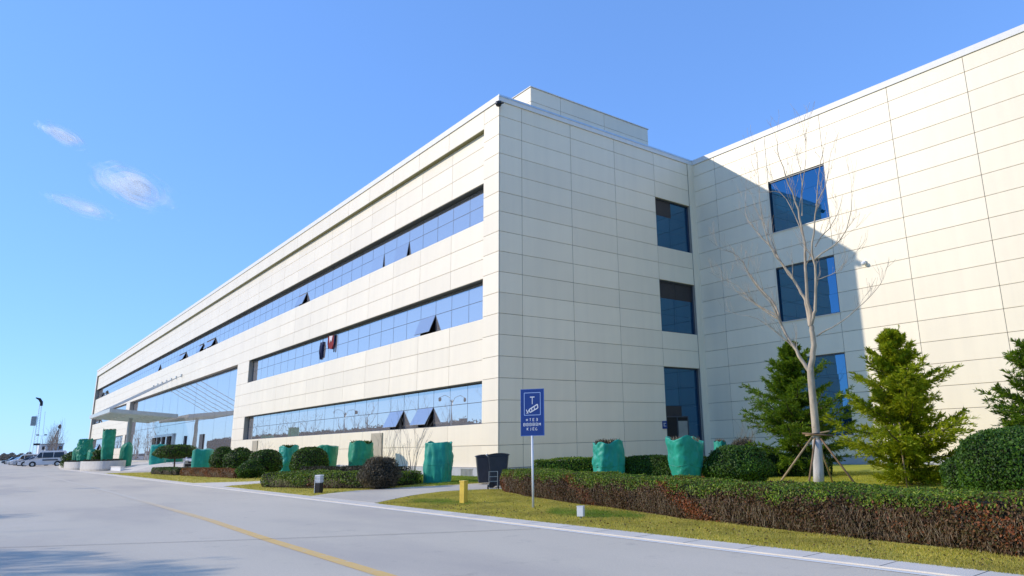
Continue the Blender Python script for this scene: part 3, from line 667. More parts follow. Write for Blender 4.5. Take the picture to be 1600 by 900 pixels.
# cameras
c = thing('security_camera', 'black security camera under the roof edge at the building corner', 'security camera', (.05, -.05, 18.0))
MB().box(-.05, .12, -.02, .06, -.02, .10).build('bracket', M['black'], c)
q = MB(); q.lathe([(.02, -.22), (.12, -.20), (.16, -.10), (.15, 0), (.06, .02)], 14, (.05, -.05, .02)); q.build('camera_body', M['black'], c, smooth=True)
q = MB(); q.tube([(.10, -.0, -.06), (.32, .05, -.09)], .05, 8); q.build('lens', M['black'], c)
c = thing('wall_lamp', 'small white round wall lamp on the sunlit wing right of the middle window', 'lamp', (10.65, D-.02, 9.58))
q = MB(); q.box(-.06, .06, -.10, .02, -.03, .12); q.build('bracket', M['white'], c)
q = MB(); q.lathe([(.03, .06), (.10, .04), (.12, -.03), (.08, -.10), (.02, -.12)], 14, (0, -.15, 0)); q.build('lamp_shade', M['white'], c, smooth=True)

# ================================================================== PLANT BUILDERS
def in_poly(P, poly):
    x, y = P[:, 0], P[:, 1]; c = np.zeros(len(P), bool); n = len(poly)
    for i in range(n):
        x0, y0 = poly[i]; x1, y1 = poly[(i+1) % n]
        if y0 == y1: continue
        c ^= ((y0 > y) != (y1 > y)) & (x < (x1-x0)*(y-y0)/(y1-y0)+x0)
    return c
def grass(name, poly, n, h, w, mat, z=0.01, seed=1, clump=0.6, soft=None):
    r = np.random.default_rng(seed); xs = [p[0] for p in poly]; ys = [p[1] for p in poly]
    P = np.stack([r.uniform(min(xs), max(xs), n*3), r.uniform(min(ys), max(ys), n*3)], 1)
    P = P[in_poly(P, poly)][:n]
    if soft:
        dd = np.hypot((P[:, 0]-soft[0])/soft[2], (P[:, 1]-soft[1])/soft[3])+.28*np.sin(P[:, 0]*5.1)*np.sin(P[:, 1]*6.3+1)+r.normal(0, .10, len(P)); P = P[r.random(len(P)) < np.clip(1.7*(1-dd), 0, 1)]
    m = len(P)
    lump = 0.6+0.5*np.sin(P[:, 0]*2.1+np.sin(P[:, 1]*3.3)*1.4)*np.sin(P[:, 1]*2.7+P[:, 0]*.9)+r.normal(0, .25, m)
    hh = h*np.clip(1+clump*(lump-.6), .35, 2.2)
    a = r.uniform(0, 2*math.pi, m); A = np.stack([np.cos(a), np.sin(a), np.zeros(m)], 1)*w*r.uniform(.6, 1.3, (m, 1))
    lean = r.normal(0, .45, (m, 2)); B = np.stack([lean[:, 0]*hh, lean[:, 1]*hh, hh], 1)
    Pz = np.concatenate([P, np.full((m, 1), z)], 1)
    o = bpy.data.objects.new(name, quads_mesh(name, Pz, A, B, mat, tri=True)); COL.objects.link(o); o['kind'] = 'stuff'; return o
def hedge(label, line, depth, h, n, mats, cat='hedge', group=None, brown=0.68, leaf=.028, seed=2, name='hedge', h_var=.04, z0=0.0, green_front=False):
    """clipped hedge: front line (left to right), going back by depth; green on top, dry and twiggy in front"""
    r = np.random.default_rng(seed); line = np.array(line, float)
    seg = np.diff(line, axis=0); L = np.linalg.norm(seg, axis=1); cum = np.concatenate([[0], np.cumsum(L)]); T = cum[-1]
    nrm = np.stack([seg[:, 1], -seg[:, 0]], 1)/L[:, None]       # outward, towards the road
    if np.mean(nrm[:, 1]) > 0: nrm = -nrm
    def at(s):
        i = np.clip(np.searchsorted(cum, s, side='right')-1, 0, len(L)-1); t = (s-cum[i])/L[i]
        # smooth normal
        j = np.clip(i+np.where(t > .5, 1, -1), 0, len(L)-1); wgt = np.abs(t-.5)[:, None]
        nn = unit(nrm[i]*(1-wgt)+nrm[j]*wgt); return line[i]+seg[i]*t[:, None], nn
    def wob(s): return np.sin(s*1.7+seed)*.5+np.sin(s*4.1+seed*2)*.3+np.sin(s*9.3)*.2
    af, at_, ab, ae = T*h, T*depth, T*h*.5, 2*depth*h; tot = af*1.5+at_+ab+ae
    P = []; Nn = []; G = []; F = []
    def add(k, s, v, d, nv):
        p, nn = at(s); hh = h+h_var*wob(s)
        bulge = .05*np.sin(s*2.3+v*3)+.05*np.sin(v*math.pi)
        xy = p+nn*(bulge-d)[:, None]
        P.append(np.column_stack([xy, z0+v*hh])); 
        if nv == 'f': q = np.column_stack([nn, np.full(len(s), .25)])
        elif nv == 't': q = np.column_stack([nn*.05, np.ones(len(s))])
        else: q = np.column_stack([-nn, np.full(len(s), .25)])
        Nn.append(q)
        e = .07*np.sin(s*2.9+1)+.06*np.sin(s*7.3)+.05*np.sin(s*1.1)+r.normal(0, .08, len(s))
        G.append((v+e > brown) | (nv == 't') if not green_front else np.ones(len(s), bool)); F.append(np.full(len(s), nv == 'f'))
    k = int(n*af*1.5/tot); s = r.uniform(0, T, k); v = r.uniform(0.0, 1, k); add(k, s, v, np.abs(r.normal(0, .03, k)), 'f')
    k = int(n*at_/tot); s = r.uniform(0, T, k); add(k, s, 1+r.normal(0, .02, k)+.015, r.uniform(0, depth, k), 't')
    k = int(n*ab/tot); s = r.uniform(0, T, k); add(k, s, r.uniform(.3, 1, k), depth+r.normal(0, .03, k), 'b')
    for end in (0.0, T):
        k = int(n*ae*.5/tot); s = np.full(k, end)+r.normal(0, .04, k); v = r.uniform(0, 1, k); p, nn = at(np.clip(s, 0, T)); d = r.uniform(0, depth, k)
        tdir = (seg[0]/L[0]) if end == 0 else (seg[-1]/L[-1]); sg = -1 if end == 0 else 1
        xy = p-nn*d[:, None]+tdir*sg*(.05+.05*np.sin(v*math.pi))[:, None]
        P.append(np.column_stack([xy, z0+v*h])); Nn.append(np.tile([tdir[0]*sg, tdir[1]*sg, .3], (k, 1))); G.append((v+r.normal(0, .12, k) > brown) | green_front); F.append(np.full(k, True))
    P = np.concatenate(P); Nn = np.concatenate(Nn); G = np.concatenate(G)
    if not green_front: G = G & (r.random(len(G)) > .12+.25*(np.sin(P[:, 0]*2.3)*np.sin(P[:, 0]*.7+1) > .35))
    t = thing(name, label, cat, (float(line[:, 0].mean()), float(line[:, 1].mean()), 0), 0, group)
    off = np.array(t.location)
    A, B = leaf_axes(Nn, leaf, .62, r); P = P-off
    gi = G; 
    o = inst('foliage', quads_mesh('foliage', P[gi], A[gi], B[gi], mats['green']), t); o['kind'] = 'stuff'
    if (~gi).any():
        b = ~gi; q_ = P[b]; rust = (np.sin(q_[:, 0]*1.25+.6+q_[:, 2]*2.2)+np.sin(q_[:, 0]*3.1+q_[:, 2]*6)*.8+r.normal(0, .45, len(q_)) > 1.45).astype(int)
        o = inst('dry_foliage', quads_mesh('dry_foliage', P[b], A[b], B[b], [mats['brown'], mats.get('rust', mats['brown'])], rust), t); o['kind'] = 'stuff'
        # upright twigs through the dry face
        k = int(T*230); s = r.uniform(0, T, k); p, nn = at(s); v0 = r.uniform(0, .55, k)
        ln = r.uniform(.03, .10, k)
        Pt = np.column_stack([p+nn*(.04+.03*r.random(k))[:, None], z0+v0*h+ln])-off
        dx = r.normal(0, .6, k); Bt = np.column_stack([seg[0, 0]/L[0]*dx, seg[0, 1]/L[0]*dx, np.ones(k)])*ln[:, None]
        At = np.column_stack([np.full(k, seg[0, 0]/L[0]), np.full(k, seg[0, 1]/L[0]), np.zeros(k)])*.0028
        o = inst('twigs', quads_mesh('twigs', Pt, At, Bt, M['twig']), t); o['kind'] = 'stuff'
    # solid twiggy core
    mb = MB(); S = np.linspace(0.08, T-.08, max(6, int(T/.5))); p, nn = at(S)
    f = p-nn*.07; b = p-nn*(depth-.07)
    for i in range(len(S)):
        hh = h+h_var*wob(S[i:i+1])[0]-.05
        mb.v += [tuple(f[i])+(z0,), tuple(f[i])+(z0+hh,), tuple(b[i])+(z0+hh,), tuple(b[i])+(z0,)]
    for i in range(len(S)-1):
        a = 4*i
        for j in range(3): mb.f.append((a+j, a+j+1, a+4+j+1, a+4+j)); mb.mi.append(0)
    mb.f += [(0, 1, 2, 3), (4*len(S)-1, 4*len(S)-2, 4*len(S)-3, 4*len(S)-4)]; mb.mi += [0, 0]
    mb.v = [(x-off[0], y-off[1], z) for x, y, z in mb.v]
    mb.build('stems', M['core'], t)
    return t
def ball(label, x, y, rx, rz, n, mat, leaf=.05, seed=3, rough=.05, group=None, name='clipped_shrub', cat='shrub', z=0, squash=.9, stem=True, ry=None, tips=0):
    r = np.random.default_rng(seed); t = thing(name, label, cat, (x, y, z), r.uniform(0, 6), group)
    ry = ry or rx
    d = unit(r.normal(0, 1, (n, 3))); d[:, 2] = np.where(d[:, 2] < -.75, -d[:, 2], d[:, 2])
    lump = 1+rough*(np.sin(d[:, 0]*5+seed)*np.sin(d[:, 1]*6+seed*2)+np.sin(d[:, 2]*7+seed))+r.normal(0, rough*.7, n)
    inner = np.where(r.random(n) < .3, r.uniform(.86, 1, n), 1)
    P = d*(lump*inner)[:, None]*np.array([rx, ry, rz])+np.array([0, 0, rz*squash])
    P[:, 2] = np.maximum(P[:, 2], .02)
    A, B = leaf_axes(d, leaf, .6, r)
    if tips:
        k = r.random(n) < tips; B[k] = unit(d[k]+r.normal(0, .35, (k.sum(), 3)))*leaf*2.6; A[k] = unit(np.cross(B[k], r.normal(0, 1, (k.sum(), 3))))*leaf*.14
    o = inst('foliage', quads_mesh('foliage', P, A, B, mat), t); o['kind'] = 'stuff'
    mb = MB(); pr = [(.15, -rz*.85)]+[(math.cos(a)*.9, math.sin(a)*.9) for a in np.linspace(-1.1, 1.3, 7)]
    prof = [(max(.02, c*rx if i else rx*.25), max(-rz*squash+.01, s_*rz if i else -rz*squash+.01)) for i, (c, s_) in enumerate(pr)]
    mb.lathe(prof, 14, (0, 0, rz*squash)); c = mb.build('stems', M['core'], t, smooth=True); c.scale.y = ry/rx
    return t
def cloth_wrap(label, x, y, w, h, seed, mat='wrap', z=0, top='open', taper=0.0, lean=(0, 0), twigs=True, wave=.05, group='green winter wraps round shrubs', twigmat='twig', sq=.6, bulge=.06, topcut=.05):
    """shrub bundled up in green cloth: a crumpled sleeve with folds and a ragged rim"""
    rr = random.Random(seed); t = thing('wrapped_shrub', label, 'wrapped shrub', (x, y, z), rr.uniform(0, 6.28), group)
    nu, nv = 64, 40; mb = MB(); R0 = w/2; so = Vector((seed*3.1, seed*1.7, seed*.9))
    def pt(j, i, inner=0):
        u = 2*math.pi*j/nu; v = i/(nv-1)
        # rounded square section
        c, s_ = math.cos(u), math.sin(u); q = (abs(c)**(2/sq*.5*2)+abs(s_)**(2/sq*.5*2))**(-sq/2*.5*2) if sq < 1 else 1
        q = min(q, 1.18)
        rad_ = R0*(1-taper*(1-v))*(1+bulge*math.sin(v*math.pi))*q*.93
        p = Vector((c*1.5, s_*1.5, v*h*1.1))+so
        pd = p+Vector((c*.0, v*.9*c, v*1.3*s_))            # folds run obliquely
        f = 1.1*abs(mnoise.noise(pd*1.25))+.75*abs(mnoise.noise(pd*2.6+Vector((5, 1, 2))))+.5*abs(mnoise.noise(Vector((c*3.2+seed, s_*3.2, v*1.6))))
        fine = abs(mnoise.noise(pd*5.5))*.7
        rad_ *= (1+wave*2.4*(f-.62)+wave*1.1*(fine-.25))
        if inner: rad_ *= .93
        zt = h*(1+topcut*mnoise.noise(Vector((c*1.2+seed, s_*1.2, 0)))*2)
        return (c*rad_+lean[0]*v*h, s_*rad_+lean[1]*v*h, max(.0, v*zt))
    for i in range(nv):
        for j in range(nu): mb.v.append(pt(j, i))
    for i in range(nv-1):
        for j in range(nu):
            j2 = (j+1) % nu; mb.f.append((i*nu+j, i*nu+j2, (i+1)*nu+j2, (i+1)*nu+j)); mb.mi.append(0)
    b = len(mb.v)
    if top == 'open':
        for i in (nv-1, nv-4):
            for j in range(nu): mb.v.append(pt(j, i, 1))
        for j in range(nu):
            j2 = (j+1) % nu
            mb.f.append(((nv-1)*nu+j, (nv-1)*nu+j2, b+j2, b+j)); mb.f.append((b+j, b+j2, b+nu+j2, b+nu+j)); mb.mi += [0, 0]
        mb.f.append(tuple(b+nu+j for j in range(nu))); mb.mi.append(0)
    else:
        k = 1 if top == 'flat' else 5; rise = .03*h if top == 'flat' else .5*w
        for m in range(1, k+1):
            a = m/(k+1)*math.pi/2
            for j in range(nu):
                p = pt(j, nv-1); mb.v.append(((p[0]-lean[0]*h)*math.cos(a)+lean[0]*h, (p[1]-lean[1]*h)*math.cos(a)+lean[1]*h, p[2]+rise*math.sin(a)))
            base0 = (nv-1)*nu if m == 1 else b+(m-2)*nu
            for j in range(nu):
                j2 = (j+1) % nu; mb.f.append((base0+j, base0+j2, b+(m-1)*nu+j2, b+(m-1)*nu+j)); mb.mi.append(0)
        mb.v.append((lean[0]*h, lean[1]*h, h+rise*1.02)); e = len(mb.v)-1
        for j in range(nu): mb.f.append((b+(k-1)*nu+j, b+(k-1)*nu+(j+1) % nu, e)); mb.mi.append(0)
    mb.build('cloth', M[mat], t, smooth=True)
    if twigs and top == 'open':
        r = np.random.default_rng(seed); k = 420
        a = r.uniform(0, 6.28, k); q = np.sqrt(r.random(k))*R0*.86
        P = np.column_stack([np.cos(a)*q+lean[0]*h, np.sin(a)*q+lean[1]*h, h*(1-.08*r.random(k))+.06*r.random(k)])
        B = np.column_stack([r.normal(0, .35, k), r.normal(0, .35, k), np.ones(k)])*r.uniform(.03, .11, (k, 1)); A = unit(np.cross(B, r.normal(0, 1, (k, 3))))*(.006 if twigmat == 'twig' else .03)
        o = inst('shrub_top', quads_mesh('shrub_top', P, A, B, M[twigmat]), t); o['kind'] = 'stuff'
    # tie band round the bundle
    rg = [pt(j, int(nv*.45)) for j in range(nu)]+[pt(0, int(nv*.45))]
    tb = MB(); tb.tube([Vector((p[0]*1.02, p[1]*1.02, p[2])) for p in rg[::2]], .008*max(1, w), 5, cap=False); tb.build('tie_string', M[mat], t)
    return t

# branch growing: list of polylines with radii, plus recursive twigs
def grow(mb, p, d, length, r0, depth, rr, spread=.6, up=.25, kids=3, sides=5, minr=.002):
    k = 5; pts = [Vector(p)]; q = Vector(p); dd = Vector(d).normalized()
    for i in range(k):
        dd = (dd+Vector((rr.gauss(0, .12), rr.gauss(0, .12), rr.gauss(0, .08)+up*.18))).normalized(); q = q+dd*length/k; pts.append(q.copy())
    rads = [max(minr, r0*(1-.78*i/k)) for i in range(k+1)]
    mb.tube(pts, rads, sides, cap=False)
    if depth > 0:
        for c in range(kids):
            i = rr.randint(1, k-1) if c else k-1
            a = rr.uniform(0, 6.28); side = dd.orthogonal().normalized(); side.rotate(Matrix.Rotation(a, 3, dd))
            nd = (dd+side*spread*rr.uniform(.6, 1.4)+Vector((0, 0, up))).normalized()
            grow(mb, pts[i], nd, length*rr.uniform(.5, .8), rads[i]*.65, depth-1, rr, spread, up, kids, max(3, sides-1), minr)

# ================================================================== PLANTING, right side
def P2(): pass
hedge('long clipped hedge with green top and dry brown face, nearest the road', [(7.55, -4.75), (8.6, -5.25), (10.65, -5.95), (13.5, -6.65), (16.3, -7.15), (17.8, -7.6), (20.0, -7.9), (22.3, -8.15), (24, -8.42), (27, -8.9), (31, -9.2)], 1.25, .63, 150000,
      dict(green=M['hedge_green'], brown=M['hedge_brown'], rust=M['hedge_rust']), leaf=.021, seed=4, brown=.80)
hedge('green clipped hedge behind the front hedge, left of the two nearest wraps', [(7.3, -3.3), (8.3, -2.0), (9.3, -.6)], .9, .86, 12000,
      dict(green=M['hedge_green'], brown=M['hedge_brown']), leaf=.03, seed=5, brown=.3, green_front=True, name='clipped_hedge')
hedge('dark green clipped hedge between two green wraps before the shaded wall', [(9.7, -1.4), (10.9, -.95), (12.0, -.5)], 1.0, .87, 16000,
      dict(green=M['ball'], brown=M['hedge_brown']), leaf=.03, seed=6, brown=.2, green_front=True, name='clipped_hedge')
hedge('dark clipped hedge under the dark conifer at the foot of the right wing', [(9.8, 3.9), (12.2, 4.6), (13.2, 5.2)], 1.1, .80, 12000,
      dict(green=M['ball'], brown=M['darkhedge']), leaf=.035, seed=7, brown=.2, green_front=True, name='clipped_hedge')
cloth_wrap('boxy crumpled green wrap before the shaded side wall, nearest the sign', 9.45, -1.87, .98, 1.40, 11, 'wrap', top='open', wave=.075, twigmat='drybush', bulge=.03)
cloth_wrap('green wrap tapering to its foot with brown twigs on top, before the door', 12.45, -1.40, 1.12, 1.43, 12, 'wrap', taper=.38, top='open', wave=.05, bulge=.04, lean=(-.02, .02), topcut=.09)
cloth_wrap('small pale green wrap half hidden behind the round bush near the inner corner', 10.1, 3.1, .42, 1.30, 13, 'wrap', wave=.05)
ball('broad rounded leafy bush right of the tapering green wrap', 13.45, -.2, 1.02, .62, 15000, M['bigbush'], leaf=.034, seed=21, rough=.05, name='rounded_bush', cat='bush')
ball('small grey-green bush with upright dry stems behind the rounded leafy bush', 10.9, 3.4, .5, .72, 3000, M['drybush'], leaf=.03, seed=22, rough=.1, name='dry_bush', cat='bush', tips=.3)
ball('large dense dark green bush at the right edge behind the front hedge', 21.75, -1.75, 1.12, .80, 28000, M['bigbush'], leaf=.030, seed=23, rough=.05, name='rounded_bush', cat='bush')
ball('low dark green bush tucked against the left side of the largest bush', 20.55, -1.2, .55, .52, 7000, M['bigbush'], leaf=.03, seed=24, name='rounded_bush', cat='bush')

# --- the bare young tree in front of the windows
def hero_tree():
    t = thing('bare_tree', 'tall bare pale young tree with wooden stakes before the right wing windows', 'tree', (16.27, -.38, 0), math.atan2(.54, .84))
    S = {'trunk': [(0, 0), (.06, 1.1), (.07, 2.13), (.07, 2.83), (.08, 3.27)],
    'A': [(.07, 3.18), (-.08, 3.41), (-.27, 3.8), (-.58, 4.51), (-.7, 5.1), (-1.19, 5.84), (-1.43, 6.27), (-1.6, 6.68)],
    'A2': [(-.35, 3.93), (-.72, 4.32), (-1.12, 4.68), (-1.48, 4.86)], 'A3': [(-.65, 4.72), (-1.2, 5.2), (-1.49, 5.55), (-1.9, 5.99)],
    'M': [(.07, 3.18), (.21, 3.71), (.24, 4.2), (.21, 4.45)],
    'ML': [(.21, 4.45), (.16, 4.99), (.1, 5.33), (-.08, 5.72), (-.35, 6.26), (-.64, 6.89), (-1.06, 7.49), (-1.3, 7.96), (-1.39, 8.26), (-1.31, 9.11)],
    'ML2': [(-.08, 5.72), (-.19, 6.02), (-.56, 6.57), (-.78, 7.18), (-.87, 7.99), (-.88, 8.54), (-.84, 9.68)],
    'ML3': [(-.35, 6.26), (-.59, 6.87), (-.75, 7.6), (-1.05, 8.31), (-1.19, 9.15)],
    'MM': [(.21, 4.45), (.23, 4.89), (.17, 5.29), (.25, 6.51), (.22, 7.34), (.14, 8.1), (-.07, 8.87), (-.23, 9.74), (-.26, 10.26)],
    'MM2': [(.23, 7.11), (.06, 7.8), (-.21, 8.45), (-.48, 8.6)], 'MM3': [(.26, 7.65), (.34, 8.44), (.37, 9.01), (.32, 9.45), (.23, 9.91)],
    'MM4': [(.34, 8.44), (.46, 9.02), (.57, 9.62), (.64, 10.37)],
    'MR': [(.21, 4.45), (.33, 4.79), (.39, 5.08), (.49, 6.12), (.44, 6.49), (.57, 7.32), (.71, 7.99), (.91, 9.0), (1.03, 9.44)],
    'MR2': [(.54, 6.65), (.73, 6.94), (.95, 7.14), (1.28, 7.65), (1.44, 8.15)], 'MR3': [(.47, 6.28), (.72, 6.44), (1.18, 6.72), (1.47, 7.16), (1.61, 7.68), (1.63, 8.03)],
    'MR4': [(.65, 7.8), (.96, 8.35), (1.12, 8.93), (1.28, 9.63)], 'MR5': [(.45, 5.71), (.74, 5.78), (1.05, 5.9), (1.28, 6.18), (1.32, 6.57)],
    'Rr': [(.32, 4.14), (.59, 4.3), (.86, 4.41), (1.48, 4.85), (2.0, 5.31), (2.27, 5.65)],
    'B': [(-.58, 4.51), (-.84, 5.19), (-1.29, 5.87), (-1.61, 6.58), (-2.12, 6.82)], 'B2': [(-.67, 4.84), (-1.27, 5.26), (-1.83, 5.69), (-1.95, 6.01)]}
    W = {'trunk': 0, 'A': .5, 'A2': -.5, 'A3': 1.0, 'M': 0, 'ML': .7, 'ML2': -.6, 'ML3': 1.2, 'MM': -.2, 'MM2': .6, 'MM3': .5, 'MM4': -.4, 'MR': -.6, 'MR2': .6, 'MR3': -1.2, 'MR4': .8, 'MR5': -.9, 'Rr': .5, 'B': -1.0, 'B2': .3}
    RA = {'trunk': (.115, .09), 'A': (.062, .012), 'A2': (.022, .006), 'A3': (.025, .006), 'M': (.085, .065), 'ML': (.055, .006), 'ML2': (.03, .005), 'ML3': (.022, .004), 'MM': (.058, .006), 'MM2': (.018, .004), 'MM3': (.02, .004), 'MM4': (.016, .004), 'MR': (.052, .006), 'MR2': (.022, .004), 'MR3': (.024, .004), 'MR4': (.018, .004), 'MR5': (.014, .004), 'Rr': (.022, .005), 'B': (.03, .006), 'B2': (.018, .005)}
    wz = {}
    rr = random.Random(5)
    def w_at(key, z, zb): return W[key]*max(0, z-zb)*.28
    par = {'A': 'trunk', 'M': 'trunk', 'A2': 'A', 'A3': 'A', 'B': 'A', 'B2': 'A', 'ML': 'M', 'MM': 'M', 'MR': 'M', 'Rr': 'M', 'ML2': 'ML', 'ML3': 'ML', 'MM2': 'MM', 'MM3': 'MM', 'MM4': 'MM3', 'MR2': 'MR', 'MR3': 'MR', 'MR4': 'MR', 'MR5': 'MR'}
    def depth(key, z):
        if key == 'trunk': return 0
        zb = S[key][0][1]; return depth(par[key], min(z, zb)) + W[key]*max(0, z-zb)*.28
    def smooth(pts):
        out = []
        for i in range(len(pts)-1):
            p0 = pts[max(i-1, 0)]; p1 = pts[i]; p2 = pts[i+1]; p3 = pts[min(i+2, len(pts)-1)]
            for s_ in (0, .34, .67):
                out.append(tuple(.5*((2*p1[k])+(-p0[k]+p2[k])*s_+(2*p0[k]-5*p1[k]+4*p2[k]-p3[k])*s_*s_+(-p0[k]+3*p1[k]-3*p2[k]+p3[k])*s_**3) for k in range(len(p1))))
        out.append(pts[-1]); return out
    tr = MB(); br = MB(); tw = MB()
    for key, pts in S.items():
        P = smooth([(u, depth(key, v), v) for u, v in pts]); r0, r1 = RA[key]; k = len(P)
        P = [(p[0]+rr.gauss(0, .012)*(key != 'trunk'), p[1], p[2]) for p in P]
        if key in ('trunk', 'M'): rads = [r0+(r1-r0)*i/(k-1) for i in range(k)]; (tr).tube(P, rads, 14, cap=(key == 'trunk'))
        else:
            rads = [r1+(r0-r1)*(1-i/(k-1))**1.15 for i in range(k)]; br.tube(P, rads, 8, cap=False)
            n = max(4, k//3)
            for _ in range(n+2):
                i = rr.randint(max(1, k//4), k-1); dirv = Vector(P[min(i+1, k-1)])-Vector(P[i-1]); 
                if dirv.length < 1e-4: continue
                dirv.normalize(); sd = dirv.orthogonal().normalized(); sd.rotate(Matrix.Rotation(rr.uniform(0, 6.28), 3, dirv))
                grow(tw, P[i], (dirv+sd*.65+Vector((0, 0, .35))), rr.uniform(.35, .9), max(.0045, rads[i]*.5), 1, rr, .6, .5, 3, 4, .0034)
    # root flare at the foot
    tr.lathe([(.17, -.02), (.145, .06), (.125, .18), (.118, .32)], 14, (0, 0, 0))
    tr.build('trunk', M['bark'], t, smooth=True); br.build('branches', M['bark'], t, smooth=True); o = tw.build('twigs', M['bark'], t, smooth=True); o['kind'] = 'stuff'
    wr = MB(); wr.tube([(0, 0, .05), (.03, 0, .5), (.058, 0, 1.0), (.062, 0, 1.32)], [.150, .140, .13, .125], 16, cap=True); wr.build('trunk_wrapping', M['trunkwrap'], t, smooth=True)
    return t
ht = hero_tree()
st = thing('tree_stakes', 'wooden stakes propping up the bare young tree, tied round its trunk', 'tree stakes', (16.27, -.38, 0), math.atan2(.54, .84))
for (x, y, rr_, m) in ((-1.18, -.25, .028, 'stake'), (1.02, -.55, .026, 'stake2'), (-.30, -.75, .028, 'stake2'), (.42, .95, .024, 'stake')):
    k = MB(); top = Vector((.06-x*.06, -y*.06, 1.62)); b = Vector((x, y, .0)); mid = (top+b)/2+Vector((random.uniform(-.02, .02), 0, .02))
    k.tube([b, mid, top+(top-b)*.03], [rr_*1.05, rr_, rr_*.85], 8); k.build('stake', M[m], st, smooth=True)
k = MB(); k.tube([(-.30, -.16, 1.50), (.50, -.14, 1.42)], .026, 8); k.build('cross_bar', M['stake2'], st, smooth=True)
k = MB(); k.tube([(-.22, .17, 1.44), (.42, -.20, 1.54)], .022, 8); k.build('cross_bar', M['stake'], st, smooth=True)
k = MB(); k.tube([(.06+.17*math.cos(a), .17*math.sin(a), 1.48+.01*math.sin(3*a)) for a in np.linspace(0, 6.283, 18)], .016, 5, cap=False); k.build('rope_tie', M['rubber'], st, smooth=True)

# --- conifers: layered drooping boughs of narrow needle sprays
def conifer(label, x, y, h, rmax, seed, mat, n_bough=85, base=.35, lean=0, dens=1.0):
    rr = random.Random(seed); r = np.random.default_rng(seed); t = thing('conifer_tree', label, 'conifer', (x, y, 0), rr.uniform(0, 6.28))
    tk = MB(); tk.tube([(0, 0, 0), (lean*.3, 0, h*.4), (lean, .02, h*1.0)], [.07, .05, .012], 10); tk.build('trunk', M['barkdark'], t, smooth=True)
    bm_ = MB(); Ps = []; As = []; Bs = []
    for i in range(n_bough):
        f = (i+rr.random())/n_bough; z = base+f*(h-base)*.985
        prof = (.72+.55*f/.28) if f < .28 else 1.27*(1-(f-.28)/.72)**.92
        L = rmax*prof*rr.choice((.5, .75, .95, 1.15, 1.35))*rr.uniform(.9, 1.1)+.06
        if rr.random() < .10: continue
        a = i*2.399+rr.gauss(0, .25); rise = (.12+.75*f)+rr.gauss(0, .12)
        d0 = Vector((math.cos(a), math.sin(a), rise)).normalized(); p = Vector((lean*f, 0, z)); pts = [p.copy()]; k = 7; dd = d0.copy()
        for s_ in range(k):
            dd = (dd+Vector((rr.gauss(0, .05), rr.gauss(0, .05), -.06 if s_ < k-4 else .10))).normalized(); p = p+dd*L/k; pts.append(p.copy())
        bm_.tube(pts, [max(.003, .016*(1-j/(k+1))*(.5+L)) for j in range(k+1)], 4, cap=False)
        # side shoots left and right of the bough
        side = dd.cross(Vector((0, 0, 1))).normalized()
        for j in range(1, k+1):
            ns = 3 if j < k else 2
            for sgn in (-1, 1):
                for q in range(ns):
                    tt = rr.random(); bp = pts[j-1].lerp(pts[j], tt); ax = (pts[j]-pts[j-1]).normalized()
                    sl = L*.34*(1-.45*j/k)*rr.uniform(.5, 1.2)+.05; sd = (ax*rr.uniform(.6, 1.0)+side*sgn*rr.uniform(.4, 1.1)+Vector((0, 0, rr.gauss(.08, .22)))).normalized()
                    m = int(9*dens*(1+sl*3)); u = r.random(m)
                    c = np.array(bp)+np.outer(u*sl, np.array(sd))+np.column_stack([np.zeros(m), np.zeros(m), -.25*sl*u**2])
                    nd = unit(np.array(sd)+r.normal(0, .42, (m, 3))); ln = r.uniform(.045, .09, (m, 1))
                    Bs.append(nd*ln); As.append(unit(np.cross(nd, r.normal(0, 1, (m, 3))))*ln*.22); Ps.append(c+nd*ln)
        tip = np.array(pts[-1]); m = int(14*dens); nd = unit(np.array(dd)+r.normal(0, .3, (m, 3))); ln = r.uniform(.04, .09, (m, 1)); Bs.append(nd*ln); As.append(unit(np.cross(nd, r.normal(0, 1, (m, 3))))*ln*.15); Ps.append(tip+nd*ln)
    for _ in range(5):                                       # upright leader shoots
        b0 = np.array([lean+rr.gauss(0, .03), rr.gauss(0, .03), h*rr.uniform(.86, .94)]); sd = np.array([rr.gauss(0, .16), rr.gauss(0, .16), 1.0]); sl = h*rr.uniform(.06, .13); m = int(46*dens); u = r.random(m)
        c = b0+np.outer(u*sl, sd); nd = unit(sd+r.normal(0, .35, (m, 3))); ln = r.uniform(.03, .07, (m, 1)); Bs.append(nd*ln); As.append(unit(np.cross(nd, r.normal(0, 1, (m, 3))))*ln*.2); Ps.append(c)
    bm_.build('boughs', M['barkdark'], t)
    o = inst('needles', quads_mesh('needles', np.concatenate(Ps), np.concatenate(As), np.concatenate(Bs), mat), t); o['kind'] = 'stuff'
    return t
conifer('dark green young conifer standing behind the bare tree by the lowest window', 12.0, 5.3, 4.85, 1.6, 31, M['conifer_a'], 115, base=.2, dens=1.05)
conifer('bright yellow-green young conifer right of the bare tree against the sunlit wing', 17.55, 2.15, 4.35, 1.30, 32, M['conifer_b'], 120, base=.15, dens=1.1)
conifer('dark conifer cut off by the right edge of the view behind the largest bush', 20.75, 4.1, 4.1, 1.35, 33, M['conifer_a'], 100, base=.2, dens=1.05)
k = MB(); k.tube([(0, 0, 0), (-.02, .0, .9), (.0, .02, 1.72)], [.022, .02, .018], 8); o = k.build('support_stake', M['stake'], smooth=True); o.location = (17.85, 1.35, 0); tag(o, 'thin pale wooden stake standing in the lawn before the yellow-green conifer', 'stake')

